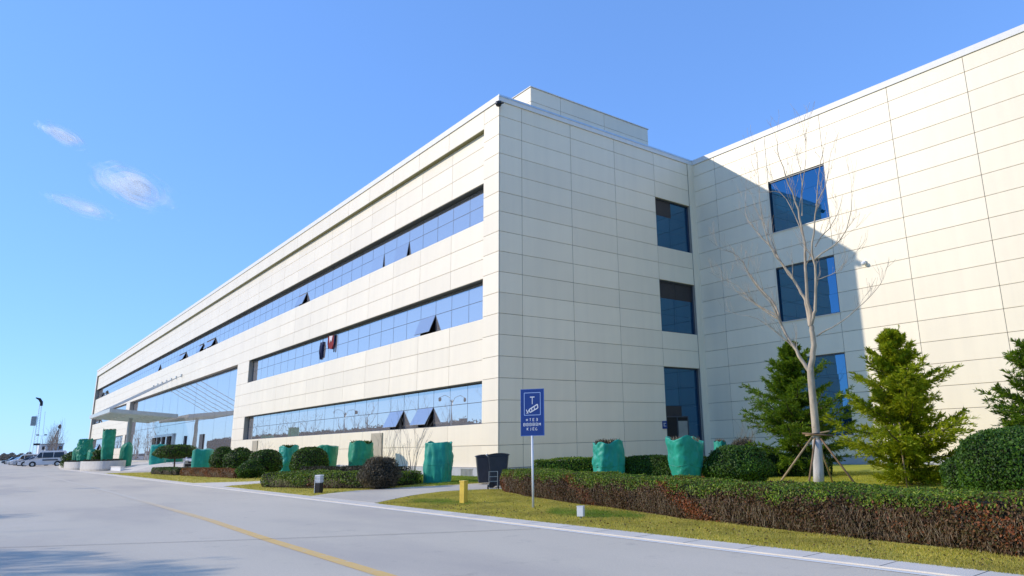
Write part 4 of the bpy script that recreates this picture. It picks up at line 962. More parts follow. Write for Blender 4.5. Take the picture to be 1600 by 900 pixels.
# --- shrubs, wraps and hedges before the long facade
cloth_wrap('big crumpled green wrap right of the bare shrubs, before the sunlit corner', 1.28, -3.67, 1.06, 1.56, 14, 'wrap', top='open', wave=.07, twigs=False, bulge=.05, lean=(.02, 0))
cloth_wrap('green wrap with dark leaves at its top, behind the dry brown ball shrub', -11.3, -1.55, 1.28, 1.74, 15, 'wrap2', top='open', wave=.06, twigmat='ball')
cloth_wrap('green wrap flaring upward behind the largest clipped ball shrub', -14.8, -2.07, 1.15, 1.58, 16, 'wrap2', taper=.25, top='flat', wave=.04)
cloth_wrap('pale blue-green wrap between the two ball shrubs', -20.3, -2.5, 1.13, 1.66, 17, 'wrap3', taper=.12, top='open', wave=.06, twigmat='ball')
cloth_wrap('wide smooth green wrap left of the row of clipped ball shrubs', -36.1, -3.94, 1.5, 1.60, 18, 'wrap3', taper=.08, top='flat', wave=.03)
cloth_wrap('upright green wrap at the left end of the flower bed near the ramp', -51.4, -4.37, 1.32, 2.15, 19, 'wrap3', top='flat', wave=.03)
cloth_wrap('green wrap just behind the umbrella-shaped shrub', -54.9, -2.3, 1.45, 1.95, 20, 'wrap2', top='flat', wave=.03)
cloth_wrap('small dome-topped green wrap at the foot of the canopy column', -56.9, -6.2, .98, 2.05, 25, 'wrap2', top='dome', wave=.02)
ball('largest clipped ball shrub in the bed before the ground floor windows', -12.28, -3.97, .98, .82, 7000, M['ball'], leaf=.045, seed=41, rough=.03)
ball('clipped ball shrub right of the two overlapping balls, left of the largest one', -16.78, -4.89, .92, .80, 6000, M['ball'], leaf=.045, seed=42, rough=.035)
ball('clipped ball shrub in the middle of the overlapping group', -22.94, -4.65, .96, .86, 5000, M['ball'], leaf=.05, seed=43, rough=.05)
ball('leftmost ball shrub of the overlapping group, beside the wide green wrap', -27.07, -4.67, .80, .90, 4000, M['ball'], leaf=.05, seed=44, rough=.05)
ball('small low leafy shrub in front of the overlapping ball shrubs', -14.6, -6.3, .62, .46, 3500, M['bigbush'], leaf=.045, seed=45, rough=.09)
ball('dry greyish-brown ball shrub beside the bare shrubs', 2.45, -6.6, .70, .56, 6000, M['drybush'], leaf=.035, seed=46, rough=.06, name='dry_shrub', tips=.45)
# umbrella-shaped shrub
um = ball('umbrella-shaped clipped shrub with a broad flat crown between the green wraps', -40.5, -5.0, 1.55, .60, 4000, M['ball'], leaf=.06, seed=47, rough=.05, z=.95, name='umbrella_shrub')
k = MB(); k.tube([(0, 0, -.95), (0.03, .02, .2)], [.07, .05], 8); k.build('trunk', M['barkdark'], um, smooth=True)
hedge('low dense evergreen bed before the largest ball shrub', [(-3.85, -8.75), (-1.4, -8.25), (.6, -7.5), (2.3, -6.6)], 2.6, .50, 22000, dict(green=M['hedge_green'], brown=M['darkhedge'], rust=M['hedge_rust']), leaf=.035, seed=51, brown=.25, name='low_hedge', h_var=.07)
hedge('low dark reddish hedge along the bed behind the evergreen bed', [(-7.0, -6.2), (-4, -5.4), (-.5, -4.9)], 1.0, .62, 8000, dict(green=M['darkhedge'], brown=M['darkhedge']), leaf=.04, seed=52, brown=.2, name='low_hedge')
hedge('low clipped hedge with a rusty brown face before the wide green wrap', [(-25.6, -7.4), (-20, -7.1), (-15.6, -6.8)], .8, .46, 9000, dict(green=M['brownhedge'], brown=M['brownhedge'], rust=M['hedge_rust']), leaf=.04, seed=53, brown=.7, name='low_hedge')
hedge('short dark clipped hedge at the left end of the flower bed', [(-33, -7.8), (-29.5, -7.6), (-26.4, -7.5)], .8, .45, 6000, dict(green=M['ball'], brown=M['darkhedge']), leaf=.04, seed=54, brown=.6, name='low_hedge')

def bare_shrub(label, x, y, h, n, seed, mat='barkgrey', group=None, spread=.38, name='bare_shrub', cat='bare shrub', r0=.016):
    rr = random.Random(seed); t = thing(name, label, cat, (x, y, 0), 0, group); mb = MB()
    for i in range(n):
        a = i*2.399; d = Vector((math.cos(a)*spread*rr.uniform(.3, 1), math.sin(a)*spread*rr.uniform(.3, 1), 1))
        grow(mb, (math.cos(a)*.05, math.sin(a)*.05, 0), d, h*rr.uniform(.65, .95), r0*rr.uniform(.7, 1.1), 2, rr, .42, .35, 2, 5, .0035)
    mb.build('stems', M[mat], t, smooth=True); return t
bare_shrub('bare twiggy shrub just right of the tall green wrap, behind the dry ball shrub', -2.66, -4.0, 1.75, 7, 61)
bare_shrub('larger bare multi-stemmed shrub between the dry ball shrub and the biggest green wrap', .07, -4.19, 1.95, 9, 62, spread=.34)
bare_shrub('thin bare shrub by the wall above the overlapping ball shrubs', -29.0, -1.6, 1.6, 4, 63, r0=.014)
bare_shrub('upright dry stems rising from the small bush near the inner corner', 10.9, 3.4, 1.35, 8, 64, 'stake', r0=.007, spread=.22)
# tan boxes painting in the shading of recessed wall panels
for x, w in ((-13.3, 1.5), (-37.4, 1.4)):
    q = MB(); q.box(x-w/2, x+w/2, .18, .248, .9, 2.25)
    o = q.build('wall_recess_shade', solid('recess_shade_tan', (0.42, 0.36, 0.26), rough=.6), bld)

# ================================================================== SMALL THINGS on the verge
# information sign
sgn = thing('information_sign', 'tall blue information sign with white pictogram and white lettering on a white post', 'sign', (13.7, -7.98, 0), math.atan2(.62, .79))
k = MB(); k.tube([(0, 0, 0), (-.012, 0, 1.62)], .026, 12); k.build('post', M['white'], sgn, smooth=True)
k = MB(); k.tube([(-.012, .03, 1.62), (-.016, .03, 2.60)], .022, 12); k.build('post', M['white'], sgn, smooth=True)
pw, ph_, pz = .56, 1.07, 1.62
k = MB(); k.box(-pw/2, pw/2, -.012, .004, pz, pz+ph_); pla = k.build('plate', M['signblue'], sgn, bevel=.004)
k = MB(); e = .012
for a in ((-pw/2-.004, pw/2+.004, pz-.004, pz+.010), (-pw/2-.004, pw/2+.004, pz+ph_-.010, pz+ph_+.004)): k.box(a[0], a[1], -.016, .006, a[2], a[3])
for s_ in (-1, 1): k.box(min(s_*(pw/2-.010), s_*(pw/2+.004)), max(s_*(pw/2-.010), s_*(pw/2+.004)), -.016, .006, pz+.0105, pz+ph_-.0105)
k.build('plate_rim', solid('sign_rim', (0.05, 0.13, 0.42), rough=.4), pla)
def flat(mb, pts, y=-.0145):
    """printed shape on the plate: thin raised vinyl"""
    n = len(mb.v); m = len(pts); mb.v += [(p[0], y, p[1]) for p in pts]; mb.f.append(tuple(range(n, n+m))); mb.mi.append(0)
def bar(mb, x0, z0, x1, z1, w, y=-.0145):
    d = Vector((x1-x0, z1-z0)); d.normalize(); n = Vector((-d.y, d.x))*w/2
    flat(mb, [(x0-n.x, z0-n.y), (x1-n.x, z1-n.y), (x1+n.x, z1+n.y), (x0+n.x, z0+n.y)], y)
k = MB(); bx0, bx1, bz0, bz1 = -.195, .195, pz+.47, pz+.985; lw = .012
bar(k, bx0, bz0, bx1, bz0, lw); bar(k, bx0, bz1, bx1, bz1, lw, -.0146); bar(k, bx0, bz0, bx0, bz1, lw, -.0147); bar(k, bx1, bz0, bx1, bz1, lw, -.0148)
k.build('pictogram_frame', solid('sign_pale_blue', (0.42, 0.55, 0.80), rough=.4), pla)
k = MB(); c0 = pz+.60
bar(k, -.055, pz+.885, .055, pz+.885, .022); bar(k, 0, pz+.885, 0, pz+.72, .016, -.0146)          # bracket
# slanted camera body, outlined, with a lens hood and a tail
bar(k, -.075, c0+.0, .125, c0+.115, .024, -.0147); bar(k, -.055, c0-.07, .135, c0+.03, .024, -.0149); bar(k, .125, c0+.115, .135, c0+.03, .024, -.0150); bar(k, .04, c0+.065, .06, c0-.01, .018, -.0151)
bar(k, -.02, c0+.03, -.005, c0-.05, .020, -.0152); bar(k, -.075, c0, -.055, c0-.07, .022, -.0153)
bar(k, -.145, c0-.0, -.115, c0-.075, .018, -.0154); bar(k, -.115, c0-.075, -.075, c0+.0, .018, -.0155); bar(k, -.15, c0-.085, -.09, c0-.085, .010, -.0156)
k.build('camera_pictogram', M['white'], pla)
# three rows of small white characters, built stroke by stroke (illegible in the photograph)
GL = {'a': [(0, .2, .7, .2), (.7, .2, .7, .75), (0, .75, .7, .75), (0, .2, 0, .75)], 'T': [(.4, 0, .4, 1), (.1, 1, .7, 1)], 'C': [(0, 0, 0, 1), (0, 1, .8, 1), (0, 0, .8, 0), (.45, .3, .45, .7)],
      '3': [(.8, 0, .8, 1), (.1, 1, .8, 1), (.2, .5, .8, .5), (.1, 0, .8, 0)], 'O': [(0, 0, 0, 1), (.8, 0, .8, 1), (0, 1, .8, 1), (0, 0, .8, 0), (.4, .35, .4, .65)],
      'M': [(0, 0, 0, 1), (.8, 0, .8, 1), (0, 1, .4, .4), (.4, .4, .8, 1)], 'B': [(0, 0, 0, 1), (.8, 0, .8, 1), (0, 1, .8, 1), (0, .5, .8, .5), (0, 0, .8, 0)],
      'K': [(0, 0, 0, 1), (0, .5, .7, 1), (0, .5, .7, 0)], 'J': [(.5, 0, .5, 1), (.2, 0, .5, 0)], 'c': [(0, 0, 0, .8), (0, 0, .7, 0), (.7, 0, .7, .4), (.1, .8, .6, .9)]}
k = MB(); yy = [-.0145]
for row, zc, sz, step in (('aTC3', pz+.335, .056, .078), ('BOOBOM', pz+.225, .060, .074), ('KJCc', pz+.125, .056, .070)):
    w = step*len(row); x = -w/2+.008
    for ch in row:
        for (a, b, c, d) in GL[ch]:
            yy[0] -= .000004; bar(k, x+a*sz*.85, zc+b*sz, x+c*sz*.85+1e-5, zc+d*sz, .011, yy[0])
        x += step
k.build('lettering', M['white'], pla)
# bollards and boxes
t = thing('bollard', 'short square yellow bollard on the grass at the driveway corner', 'bollard', (11.1, -8.26, 0), .35)
k = MB(); k.box(-.075, .075, -.075, .075, 0, .545); k.build('post', M['yellow'], t, bevel=.008); k = MB(); k.box(-.085, .085, -.085, .085, .546, .575); k.build('cap', M['yellow'], t, bevel=.006)
t = thing('bollard_light', 'short white and black bollard light on the grass strip before the evergreen bed', 'bollard light', (2.56, -8.8, 0), .55)
k = MB(); k.box(-.10, .10, -.085, .10, 0, .34); k.build('post', M['black'], t, bevel=.006)
k = MB(); k.box(-.115, -.101, -.09, .105, 0, .60); k.box(-.10, .10, -.088, .103, .55, .60); k.build('housing', M['white'], t)
for i in range(4): MB().box(-.10, .10, -.086, .10, .365+i*.045, .385+i*.045).build('louvre', M['white'], t)
MB().box(-.08, .08, -.07, .085, .341, .548).build('lamp_glass', M['lamp'], t)
t = thing('small_white_box', 'small white box on a peg in the grass before the front hedge', 'utility box', (16.38, -8.79, 0), .5)
k = MB(); k.box(-.065, .065, -.045, .045, .06, .24); k.build('box_body', M['white'], t, bevel=.006); k = MB(); k.tube([(.0, 0, 0), (.0, 0, .065)], .022, 8); k.build('peg', M['greysteel'], t); k = MB(); k.box(-.07, .07, -.05, .05, .241, .252); k.build('lid', M['white'], t)
# wheeled bins
def bin_(label, x, y, rz, w, d, h, handle):
    t = thing('wheeled_bin', label, 'bin', (x, y, 0), rz, 'dark wheeled bins by the corner'); k = MB(); w2, d2 = w/2, d/2; b = .74
    n = 0; k.v = [(-w2*b, -d2*b, .07), (w2*b, -d2*b, .07), (w2*b, d2*b, .07), (-w2*b, d2*b, .07), (-w2, -d2, h*.9), (w2, -d2, h*.9), (w2, d2, h*.9), (-w2, d2, h*.9)]
    k.f = [(0, 3, 2, 1), (4, 5, 6, 7), (0, 1, 5, 4), (1, 2, 6, 5), (2, 3, 7, 6), (3, 0, 4, 7)]; k.mi = [0]*6; k.build('body', M['binbody'], t, bevel=.02)
    k = MB(); k.box(-w2*1.06, w2*1.06, -d2*1.08, d2*1.04, h*.9, h*.925); k.build('rim', M['binbody'], t, bevel=.008)
    k = MB(); n = 9
    for i in range(n):
        yy_ = -d2*1.1+(d2*2.2)*i/(n-1); zz_ = h*.93+.055*math.sin(math.pi*i/(n-1))**.6*1.0
        k.v += [(-w2*1.06, yy_, zz_), (w2*1.06, yy_, zz_)]
    for i in range(n-1): k.f.append((2*i, 2*i+1, 2*i+3, 2*i+2)); k.mi.append(0)
    m = len(k.v); k.v += [(-w2*1.06, -d2*1.1, h*.926), (w2*1.06, -d2*1.1, h*.926), (w2*1.06, d2*1.1, h*.926), (-w2*1.06, d2*1.1, h*.926)]
    k.f += [(m, m+3, m+2, m+1), tuple([m]+[2*i for i in range(n)]+[m+3])[::-1], tuple([m+1]+[2*i+1 for i in range(n)]+[m+2])]; k.mi += [0]*3
    k.build('lid', M['black'], t)
    k = MB(); k.tube([(-w2*.8, d2*1.05, h*.88), (-w2*.8, d2*1.25, h*.95), (w2*.8, d2*1.25, h*.95), (w2*.8, d2*1.05, h*.88)], .015, 8); k.build('handle', M['steel' if handle else 'black'], t, smooth=True)
    for s_ in (-1, 1):
        k = MB(); k.tube([(s_*w2*.86, d2*.66, .10), (s_*w2*.98, d2*.66, .10)], .10, 16); k.build('wheel', M['rubber'], t)
    k = MB(); k.tube([(-w2*.95, d2*.66, .10), (w2*.95, d2*.66, .10)], .012, 6); k.build('axle', M['steel'], t)
    return t
bin_('broad dark grey wheeled bin nearest the building corner', 4.0, -3.15, -.5, .86, .72, 1.10, False)
bin_('dark wheeled bin with domed lid and pale handle beside the front hedge', 6.25, -4.05, 2.5, .62, .66, 1.17, True)
# small trolley frame at the foot of the hedge end
tr_ = thing('hand_trolley', 'small metal hand trolley leaning by the bin at the hedge end', 'trolley', (7.0, -4.75, 0), .9)
k = MB()
for s_ in (-.14, .14): k.tube([(s_, 0, .08), (s_, .06, .58)], .010, 6)
k.build('uprights', M['greysteel'], tr_)
for z in (.25, .4, .56): MB().box(-.14, .14, .01+z*.1, .03+z*.1, z, z+.02).build('crossbar', M['greysteel'], tr_)
for s_ in (-.17, .17):
    k = MB(); k.tube([(s_-.015, .02, .08), (s_+.015, .02, .08)], .08, 14); k.build('wheel', M['rubber'], tr_)
MB().box(-.14, .14, -.16, 0, .03, .045).build('toe_plate', M['greysteel'], tr_)
# clothes hung in the second floor window
t = thing('hanging_trousers', 'pair of dark blue trousers hanging in the second row of windows', 'trousers', (-23.9, .60, 0)); k = MB()
for (x0, x1, z0, z1) in ((-.55, -.30, 7.75, 8.75), (-.25, -.02, 7.85, 8.8)): k.tube([((x0+x1)/2, 0, z1+.0), ((x0+x1)/2-.06, -.03, (z0+z1)/2), ((x0+x1)/2+.02, 0, z0)], [.14, .12, .09], 8)
k.build('leg', M['cloth_blue'], t, smooth=True).__setitem__('label', 'two hanging trouser legs'); k = MB(); k.box(-.58, .02, -.05, .05, 8.72, 8.98); k.build('waistband', M['cloth_blue'], t)
k = MB(); k.tube([(-.3, 0, 8.98), (-.3, .03, 9.34)], .012, 6); k.build('hanger', M['black'], t)
t = thing('hanging_jacket', 'dark red and pale jacket hanging beside the blue trousers in the window', 'jacket', (-22.3, .58, 0)); k = MB()
k.v = [(-.55, -.05, 9.25), (.45, -.05, 9.2), (.48, -.05, 8.6), (.12, -.06, 8.25), (-.25, -.06, 8.3), (-.5, -.05, 8.55)]; k.v += [(a, .06, c) for a, b, c in k.v]; k.f = [(0, 1, 2, 3, 4, 5)[::-1], (6, 7, 8, 9, 10, 11)]+[(i, (i+1) % 6, 6+(i+1) % 6, 6+i) for i in range(6)]; k.mi = [0]*8
k.build('body', M['cloth_red'], t, bevel=.02)
k = MB(); k.v = [(-.35, -.075, 9.22), (.28, -.075, 9.19), (.10, -.085, 8.75), (-.02, -.085, 8.95), (-.2, -.085, 8.7)]; k.v += [(a, -.065, c) for a, b, c in k.v]; k.f = [(0, 1, 2, 3, 4)[::-1], (5, 6, 7, 8, 9)]+[(i, (i+1) % 5, 5+(i+1) % 5, 5+i) for i in range(5)]; k.mi = [0]*7
k.build('pale_panel', M['cloth_white'], t)
for s_, zz in ((.52, 8.0), (-.6, 8.35)):
    k = MB(); k.tube([(s_, 0, 9.2), (s_*1.02, -.02, 8.7), (s_*.92, 0, zz)], [.07, .06, .04], 8); k.build('sleeve', M['cloth_red' if s_ < 0 else 'cloth_blue'], t, smooth=True)

# ================================================================== ENTRANCE FORECOURT, planters, ramp
rp = MB(); A_ = [(-45.5, -7.6), (-52, -8.6), (-75, -8.6)]
# ramp rising from the drive to the raised floor before the doors
rp.v = [(-104, .25, .55), (-50, .25, .55), (-50, -4.0, .55), (-104, -4.0, .55), (-104, -8.3, .01), (-58, -8.3, .01), (-44.5, -7.4, .01), (-44.5, -4.0, .01), (-46, .25, .01), (-104, -4.0, 0), (-104, .25, 0)]
rp.f = [(0, 3, 2, 1), (3, 4, 5, 2), (2, 5, 6), (2, 6, 7), (1, 2, 7, 8), (0, 10, 9, 3), (3, 9, 4)]; rp.mi = [0]*7
struct(rp.build('entrance_ramp', M['kerb']))
t = thing('ramp_wall', 'low white wall edging the ramp below the entrance canopy', 'low wall', (-52, -7.2, 0)); k = MB(); k.poly([(-6, -.8), (3.5, -.45), (3.5, -.15), (-6, -.5)], 0, .36); k.build('wall', M['white'], t); k = MB(); k.poly([(-6.1, -.86), (3.56, -.5), (3.56, -.1), (-6.1, -.44)], .362, .40); k.build('coping', M['pale_concrete'], t)
t = thing('entrance_steps', 'pale stone steps before the glazed entrance', 'steps', (-52.5, -3.8, 0))
for i in range(3): MB().box(-8, 4-.35*i, -.4+.32*i, 1.0, .18*i+.002, .18*(i+1)).build('step', M['white'], t)
def planter(label, x, y, rx, ry, h, seed):
    t = thing('planter', label, 'planter', (x, y, 0), .1); n = 40; k = MB()
    def ring(s_, z): return [(rx*s_*abs(math.cos(a))**.7*math.copysign(1, math.cos(a)), ry*s_*abs(math.sin(a))**.8*math.copysign(1, math.sin(a)), z) for a in [2*math.pi*i/n for i in range(n)]]
    rs = [ring(.97, 0), ring(1.0, h*.2), ring(1.0, h), ring(.9, h), ring(.9, h-.12)]
    for q in rs: k.v += q
    for i in range(4):
        for j in range(n): k.f.append((i*n+j, i*n+(j+1) % n, (i+1)*n+(j+1) % n, (i+1)*n+j)); k.mi.append(0)
    k.build('wall', M['pale_concrete'], t)
    k = MB(); k.v = ring(.905, h-.08); k.f = [tuple(range(n))]; k.mi = [0]; k.build('soil', M['soil'], t)
    r = np.random.default_rng(seed); m = 2500; a = r.uniform(0, 6.28, m); q = np.sqrt(r.random(m))*.95; P = np.column_stack([np.cos(a)*q*rx, np.sin(a)*q*ry, h+r.uniform(-.03, .16, m)])
    A, B = leaf_axes(np.tile([0, 0, 1.], (m, 1)), .05, .6, r); o = inst('ground_cover', quads_mesh('ground_cover', P, A, B, M['darkhedge']), t); o['kind'] = 'stuff'
    return t
planter('rounded pale concrete planter nearest the canopy column', -57.0, -8.0, 3.9, 1.5, .88, 71)
planter('angular pale concrete planter left of the rounded one', -68.5, -8.6, 3.2, 1.3, .80, 72)
t = thing('kerb_block', 'low white concrete block left of the planters', 'concrete block', (-79, -8.9, 0)); MB().box(-3, 3, -.6, .6, 0, .5).build('block', M['pale_concrete'], t); MB().box(-3.05, 3.05, -.65, .65, .502, .56).build('coping', M['pale_concrete'], t)
cloth_wrap('tallest slim green wrap with leafy top, standing in the rounded planter', -55.5, -7.9, 1.12, 2.95, 26, 'wrap2', z=.80, wave=.06, taper=.12, lean=(.02, .01), twigmat='ball', bulge=.02)
cloth_wrap('broad green wrap with a dark bulging top in the left planter', -66.9, -8.55, 1.2, 2.35, 27, 'wrap2', z=.72, wave=.10, bulge=.16, lean=(.05, 0), twigmat='ball')
cloth_wrap('small low green wrap at the left end of the planters', -70.3, -8.9, .8, 1.2, 28, 'wrap2', z=.72, wave=.05, top='dome')
cloth_wrap('short dark green wrap right of the broad wrap in the left planter', -64.9, -8.1, .8, 1.7, 29, 'wrap2', z=.0, wave=.05, top='dome')
ball('leafy bush in the rounded planter left of the tallest wrap', -58.8, -8.0, .7, .62, 2500, M['bigbush'], leaf=.07, seed=73, z=.78, rough=.12, name='planter_bush', cat='bush')
ball('dark green rounded bush at the rear of the white van', -76.5, -8.2, 1.6, 1.0, 4000, M['ball'], leaf=.08, seed=74, rough=.08, name='rounded_bush', cat='bush')

# ================================================================== VEHICLES
def car(name, label, cat, x, y, rz, L, W, H, mat, van=False, group=None, z=0):
    t = thing(name, label, cat, (x, y, z), rz, group)      # nose towards -Y in local space
    g0 = .22; belt = H*.53
    if van: prof = [(-.5, g0), (-.5, .62), (-.485, .80), (-.40, 1.00), (-.285, belt+.0), (-.16, H*.93), (-.08, H), (.46, H), (.492, H*.93), (.5, belt), (.5, g0)]
    else: prof = [(-.5, g0), (-.5, .55), (-.48, .68), (-.27, .88), (-.24, .92), (-.10, H*.97), (.02, H), (.20, H*.985), (.36, .98), (.48, .93), (.5, .75), (.5, g0)]
    k = MB(); n = len(prof); sec = [(-1, 0), (-.97, 0), (.97, 0), (1, 0)]
    for sx in (-1, 1):
        for (a, z) in prof:
            tum = 1-(.14*max(0, (z-belt)/(H-belt)))-(.06 if abs(a) > .47 else 0); k.v.append((sx*W/2*tum, a*L, z))
    k.f.append(tuple(range(n))); k.f.append(tuple(range(2*n-1, n-1, -1)))
    for i in range(n): j = (i+1) % n; k.f.append((i, n+i, n+j, j))
    k.mi = [0]*len(k.f); body = k.build('body', mat, t, bevel=.035)
    # glazing, each pane a panel lying on the flank or the slope
    def flank(a0, a1, z0, z1, sk0=0, sk1=0, nm='side_window'):
        for sx in (-1, 1):
            q = MB()
            def X(z): return sx*(W/2*(1-.14*max(0, (z-belt)/(H-belt)))+.006)
            q.v = [(X(z0), a0*L, z0), (X(z0), a1*L, z0), (X(z1), (a1+sk1)*L, z1), (X(z1), (a0+sk0)*L, z1)]; q.v += [(v[0]-sx*.02, v[1], v[2]) for v in q.v]
            q.f = [(0, 1, 2, 3), (7, 6, 5, 4), (0, 4, 5, 1), (1, 5, 6, 2), (2, 6, 7, 3), (3, 7, 4, 0)]; q.mi = [0]*6; q.build(nm, M['carglass'], t)
    if van:
        flank(-.255, -.10, belt+.05, H*.90, .095, 0); flank(-.085, .17, belt+.05, H*.90); flank(.19, .44, belt+.05, H*.90, 0, -.01)
        ws = [(-.275, belt+.04), (-.165, H*.915)]; rw = [(.5, belt+.1), (.493, H*.9)]
    else:
        flank(-.22, .0, .93, H*.94, .11, 0); flank(.015, .30, .93, H*.94, 0, -.10)
        ws = [(-.235, .945), (-.11, H*.955)]; rw = [(.36, 1.0), (.22, H*.965)]
    for nm, ww, sg in (('windscreen', ws, -1), ('rear_window', rw, 1)):
        q = MB(); (a0, z0), (a1, z1) = ww; w0 = W*.44; w1 = W*.38
        q.v = [(-w0, a0*L+sg*.012, z0+.012), (w0, a0*L+sg*.012, z0+.012), (w1, a1*L+sg*.012, z1+.012), (-w1, a1*L+sg*.012, z1+.012)]; q.v += [(v[0], v[1]-sg*.03, v[2]-.02) for v in q.v]
        q.f = [(0, 1, 2, 3), (7, 6, 5, 4), (0, 4, 5, 1), (1, 5, 6, 2), (2, 6, 7, 3), (3, 7, 4, 0)]; q.mi = [0]*6; q.build(nm, M['carglass'], t)
    for sx in (-1, 1):
        for a in (-.31, .30):
            q = MB(); q.tube([(sx*(W/2-.2), a*L, .33), (sx*(W/2+.012), a*L, .33)], .34 if not van else .35, 20); wh = q.build('wheel', M['rubber'], t)
            q = MB(); q.tube([(sx*(W/2+.0), a*L, .33), (sx*(W/2+.02), a*L, .33)], .21, 14); q.build('rim', M['steel'], wh)
            q = MB(); q.tube([(sx*(W/2-.1), a*L, .35), (sx*(W/2+.006), a*L, .35)], .41, 20); q.build('wheel_arch', M['black'], t)
        q = MB(); q.box(sx*W*.32-.17, sx*W*.32+.17, -L/2-.02, -L/2+.1, .62, .78); q.build('headlight', M['lamp'], t)
        q = MB(); q.box(sx*W*.42-.08, sx*W*.42+.08, L/2-.1, L/2+.015, .75, 1.0); q.build('tail_light', M['redlamp'], t)
        q = MB(); q.box(sx*(W/2+.10)-.10, sx*(W/2+.10)+.10, -.22*L-.06, -.22*L+.06, belt+.02, belt+.18); q.build('wing_mirror', mat, t)
    MB().box(-W*.40, W*.40, -L/2-.03, -L/2+.06, .26, .50).build('bumper', M['black'], t)
    MB().box(-W*.25, W*.25, -L/2-.025, -L/2+.02, .56, .70).build('grille', M['black'], t)
    if van:
        for sx in (-1, 1): MB().box(min(sx*(W/2+.001), sx*(W/2+.012)), max(sx*(W/2+.001), sx*(W/2+.012)), -.08*L, .30*L, .82, 1.02).build('side_stripe', M['cardark'], t)
    return t
car('parked_van', 'white van with dark side windows parked nearest, beside the dark rounded bush', 'van', -110.5, -9.0, -.10, 4.9, 1.9, 2.25, M['carwhite'], van=True)
for i, (x, y, mt, lb, vn) in enumerate([(-121, -9.6, 'carwhite', 'white car parked directly left of the white van', False), (-131, -9.8, 'carsilver', 'silver car parked second left of the white van', False), (-143, -9.8, 'carwhite', 'white minivan parked third left of the white van', True),
        (-160, -9.9, 'carwhite', 'small distant white car near the far end of the parked row', False), (-182, -10.0, 'cardark', 'dark car at the far end of the parked row', False)]):
    car('parked_car', lb, 'car', x, y, random.uniform(-.15, .15), 4.6 if not vn else 4.8, 1.82, 1.48 if not vn else 1.9, M[mt], van=vn, group='cars parked in a row beyond the entrance')
car('parked_car', 'small white car half hidden behind the umbrella-shaped shrub', 'car', -43.8, -2.6, 1.2, 3.8, 1.65, 1.45, M['carwhite'])

# ================================================================== FAR LEFT: masts, office, bare trees, treeline
t = thing('drilling_mast', 'tall thin white lattice mast with a dark curved head far beyond the cars', 'mast', (-220, -4.6, 0))
k = MB()
for (x, y) in ((-.35, -.55), (.35, -.55), (.35, .35), (-.35, .35)): k.tube([(x, y, 0), (x*.5, y*.5-.25, 15.4)], .06, 5)
for i in range(22):
    z = .4+i*.68; f = 1-.5*z/15.4; k.tube([(-.35*f, -.55*f-.25*z/15.4, z), (.35*f, .35*f-.25*z/15.4, z+.6)], .03, 4); k.tube([(.35*f, -.55*f-.25*z/15.4, z), (-.35*f, .35*f-.25*z/15.4, z+.6)], .03, 4)
k.build('mast_lattice', M['white'], t)
k = MB(); k.tube([(0, -.1, 14.9), (0, -.2, 15.9), (0, -.7, 16.7), (0, -1.6, 17.1)], [.3, .36, .34, .12], 8); k.build('mast_head', M['black'], t)
k = MB(); k.box(-.8, .6, -1.9, -.7, 9.6, 12.1); k.build('hoist_cage', M['greysteel'], t, bevel=.15); k = MB(); k.box(-.5, .5, -.6, .9, 4.4, 4.9); k.build('clamp', M['black'], t)
k = MB(); k.tube([(0, 1.5, 0), (0, .9, 13.4)], .05, 5); k.tube([(0, -1.3, 0), (0, -.9, 12.5)], .05, 5); k.build('stay_pipe', M['white'], t)
t = thing('mobile_crane', 'dark leaning crane boom above a white machine far beyond the van', 'crane', (-220, -1.3, 0))
k = MB(); k.tube([(0, .1, 3.9), (0, 1.3, 9.1)], .14, 6); k.tube([(0, -.4, 3.9), (0, .9, 8.2)], .06, 5); k.tube([(0, .6, 3.9), (0, 1.3, 8.4)], .06, 5); k.build('boom', M['greysteel'], t)
k = MB(); k.lathe([(.1, -.4), (.4, -.2), (.42, .3), (.2, .7)], 10, (0, 1.3, 9.2)); k.build('boom_head', M['black'], t)
k = MB(); k.box(-1.5, 1.5, -1.2, 1.4, 0, 4.0); k.build('machine_body', M['white'], t); k = MB(); k.box(-1, 1, -.9, .8, 4.0, 4.5); k.build('winch', M['steel'], t)
t = thing('site_office', 'small white two-storey site office with dark windows far behind the van', 'site office', (-225, -.6, 0)); k = MB(); k.box(-3, 3, -3.2, 2.2, 0, 4.6); k.build('wall', M['white'], t); MB().box(-3.2, 3.2, -3.4, 2.4, 4.602, 4.8).build('roof', M['greysteel'], t)
for y in (-2.6, -1.3, 0.0, 1.2):
    for z in (.9, 3.2): MB().box(3.0, 3.05, y, y+.75, z, z+.9).build('window', M['carglass'], t)
t = thing('street_lamp', 'distant double-headed street lamp standing between the mast and the crane', 'street lamp', (-215, -4.0, 0)); k = MB(); k.tube([(0, 0, 0), (0, 0, 6.7)], [.06, .035], 8); k.build('pole', M['white'], t)
k = MB(); k.tube([(0, -.9, 6.9), (0, 0, 6.75), (0, .9, 6.9)], .03, 6); k.build('arm', M['white'], t)
for s_ in (-1, 1): MB().box(-.3, .3, s_*.85-.32, s_*.85+.32, 6.88, 7.15).build('lamp_head', M['cardark'], t)
rr = random.Random(9)
protos = []
for s in range(3):
    q = MB(); r_ = random.Random(90+s)
    q.tube([(0, 0, 0), (.05, .02, 2.2), (0, .05, 4.2)], [.09, .06, .03], 7, cap=False)
    for i in range(9): a = i*2.4; grow(q, (.03, .02, 1.3+i*.33), (math.cos(a)*.7, math.sin(a)*.7, 1), r_.uniform(1.3, 2.3), .028, 2, r_, .5, .4, 2, 4, .006)
    protos.append(q.mesh('bare_tree', M['barkgrey'], True))
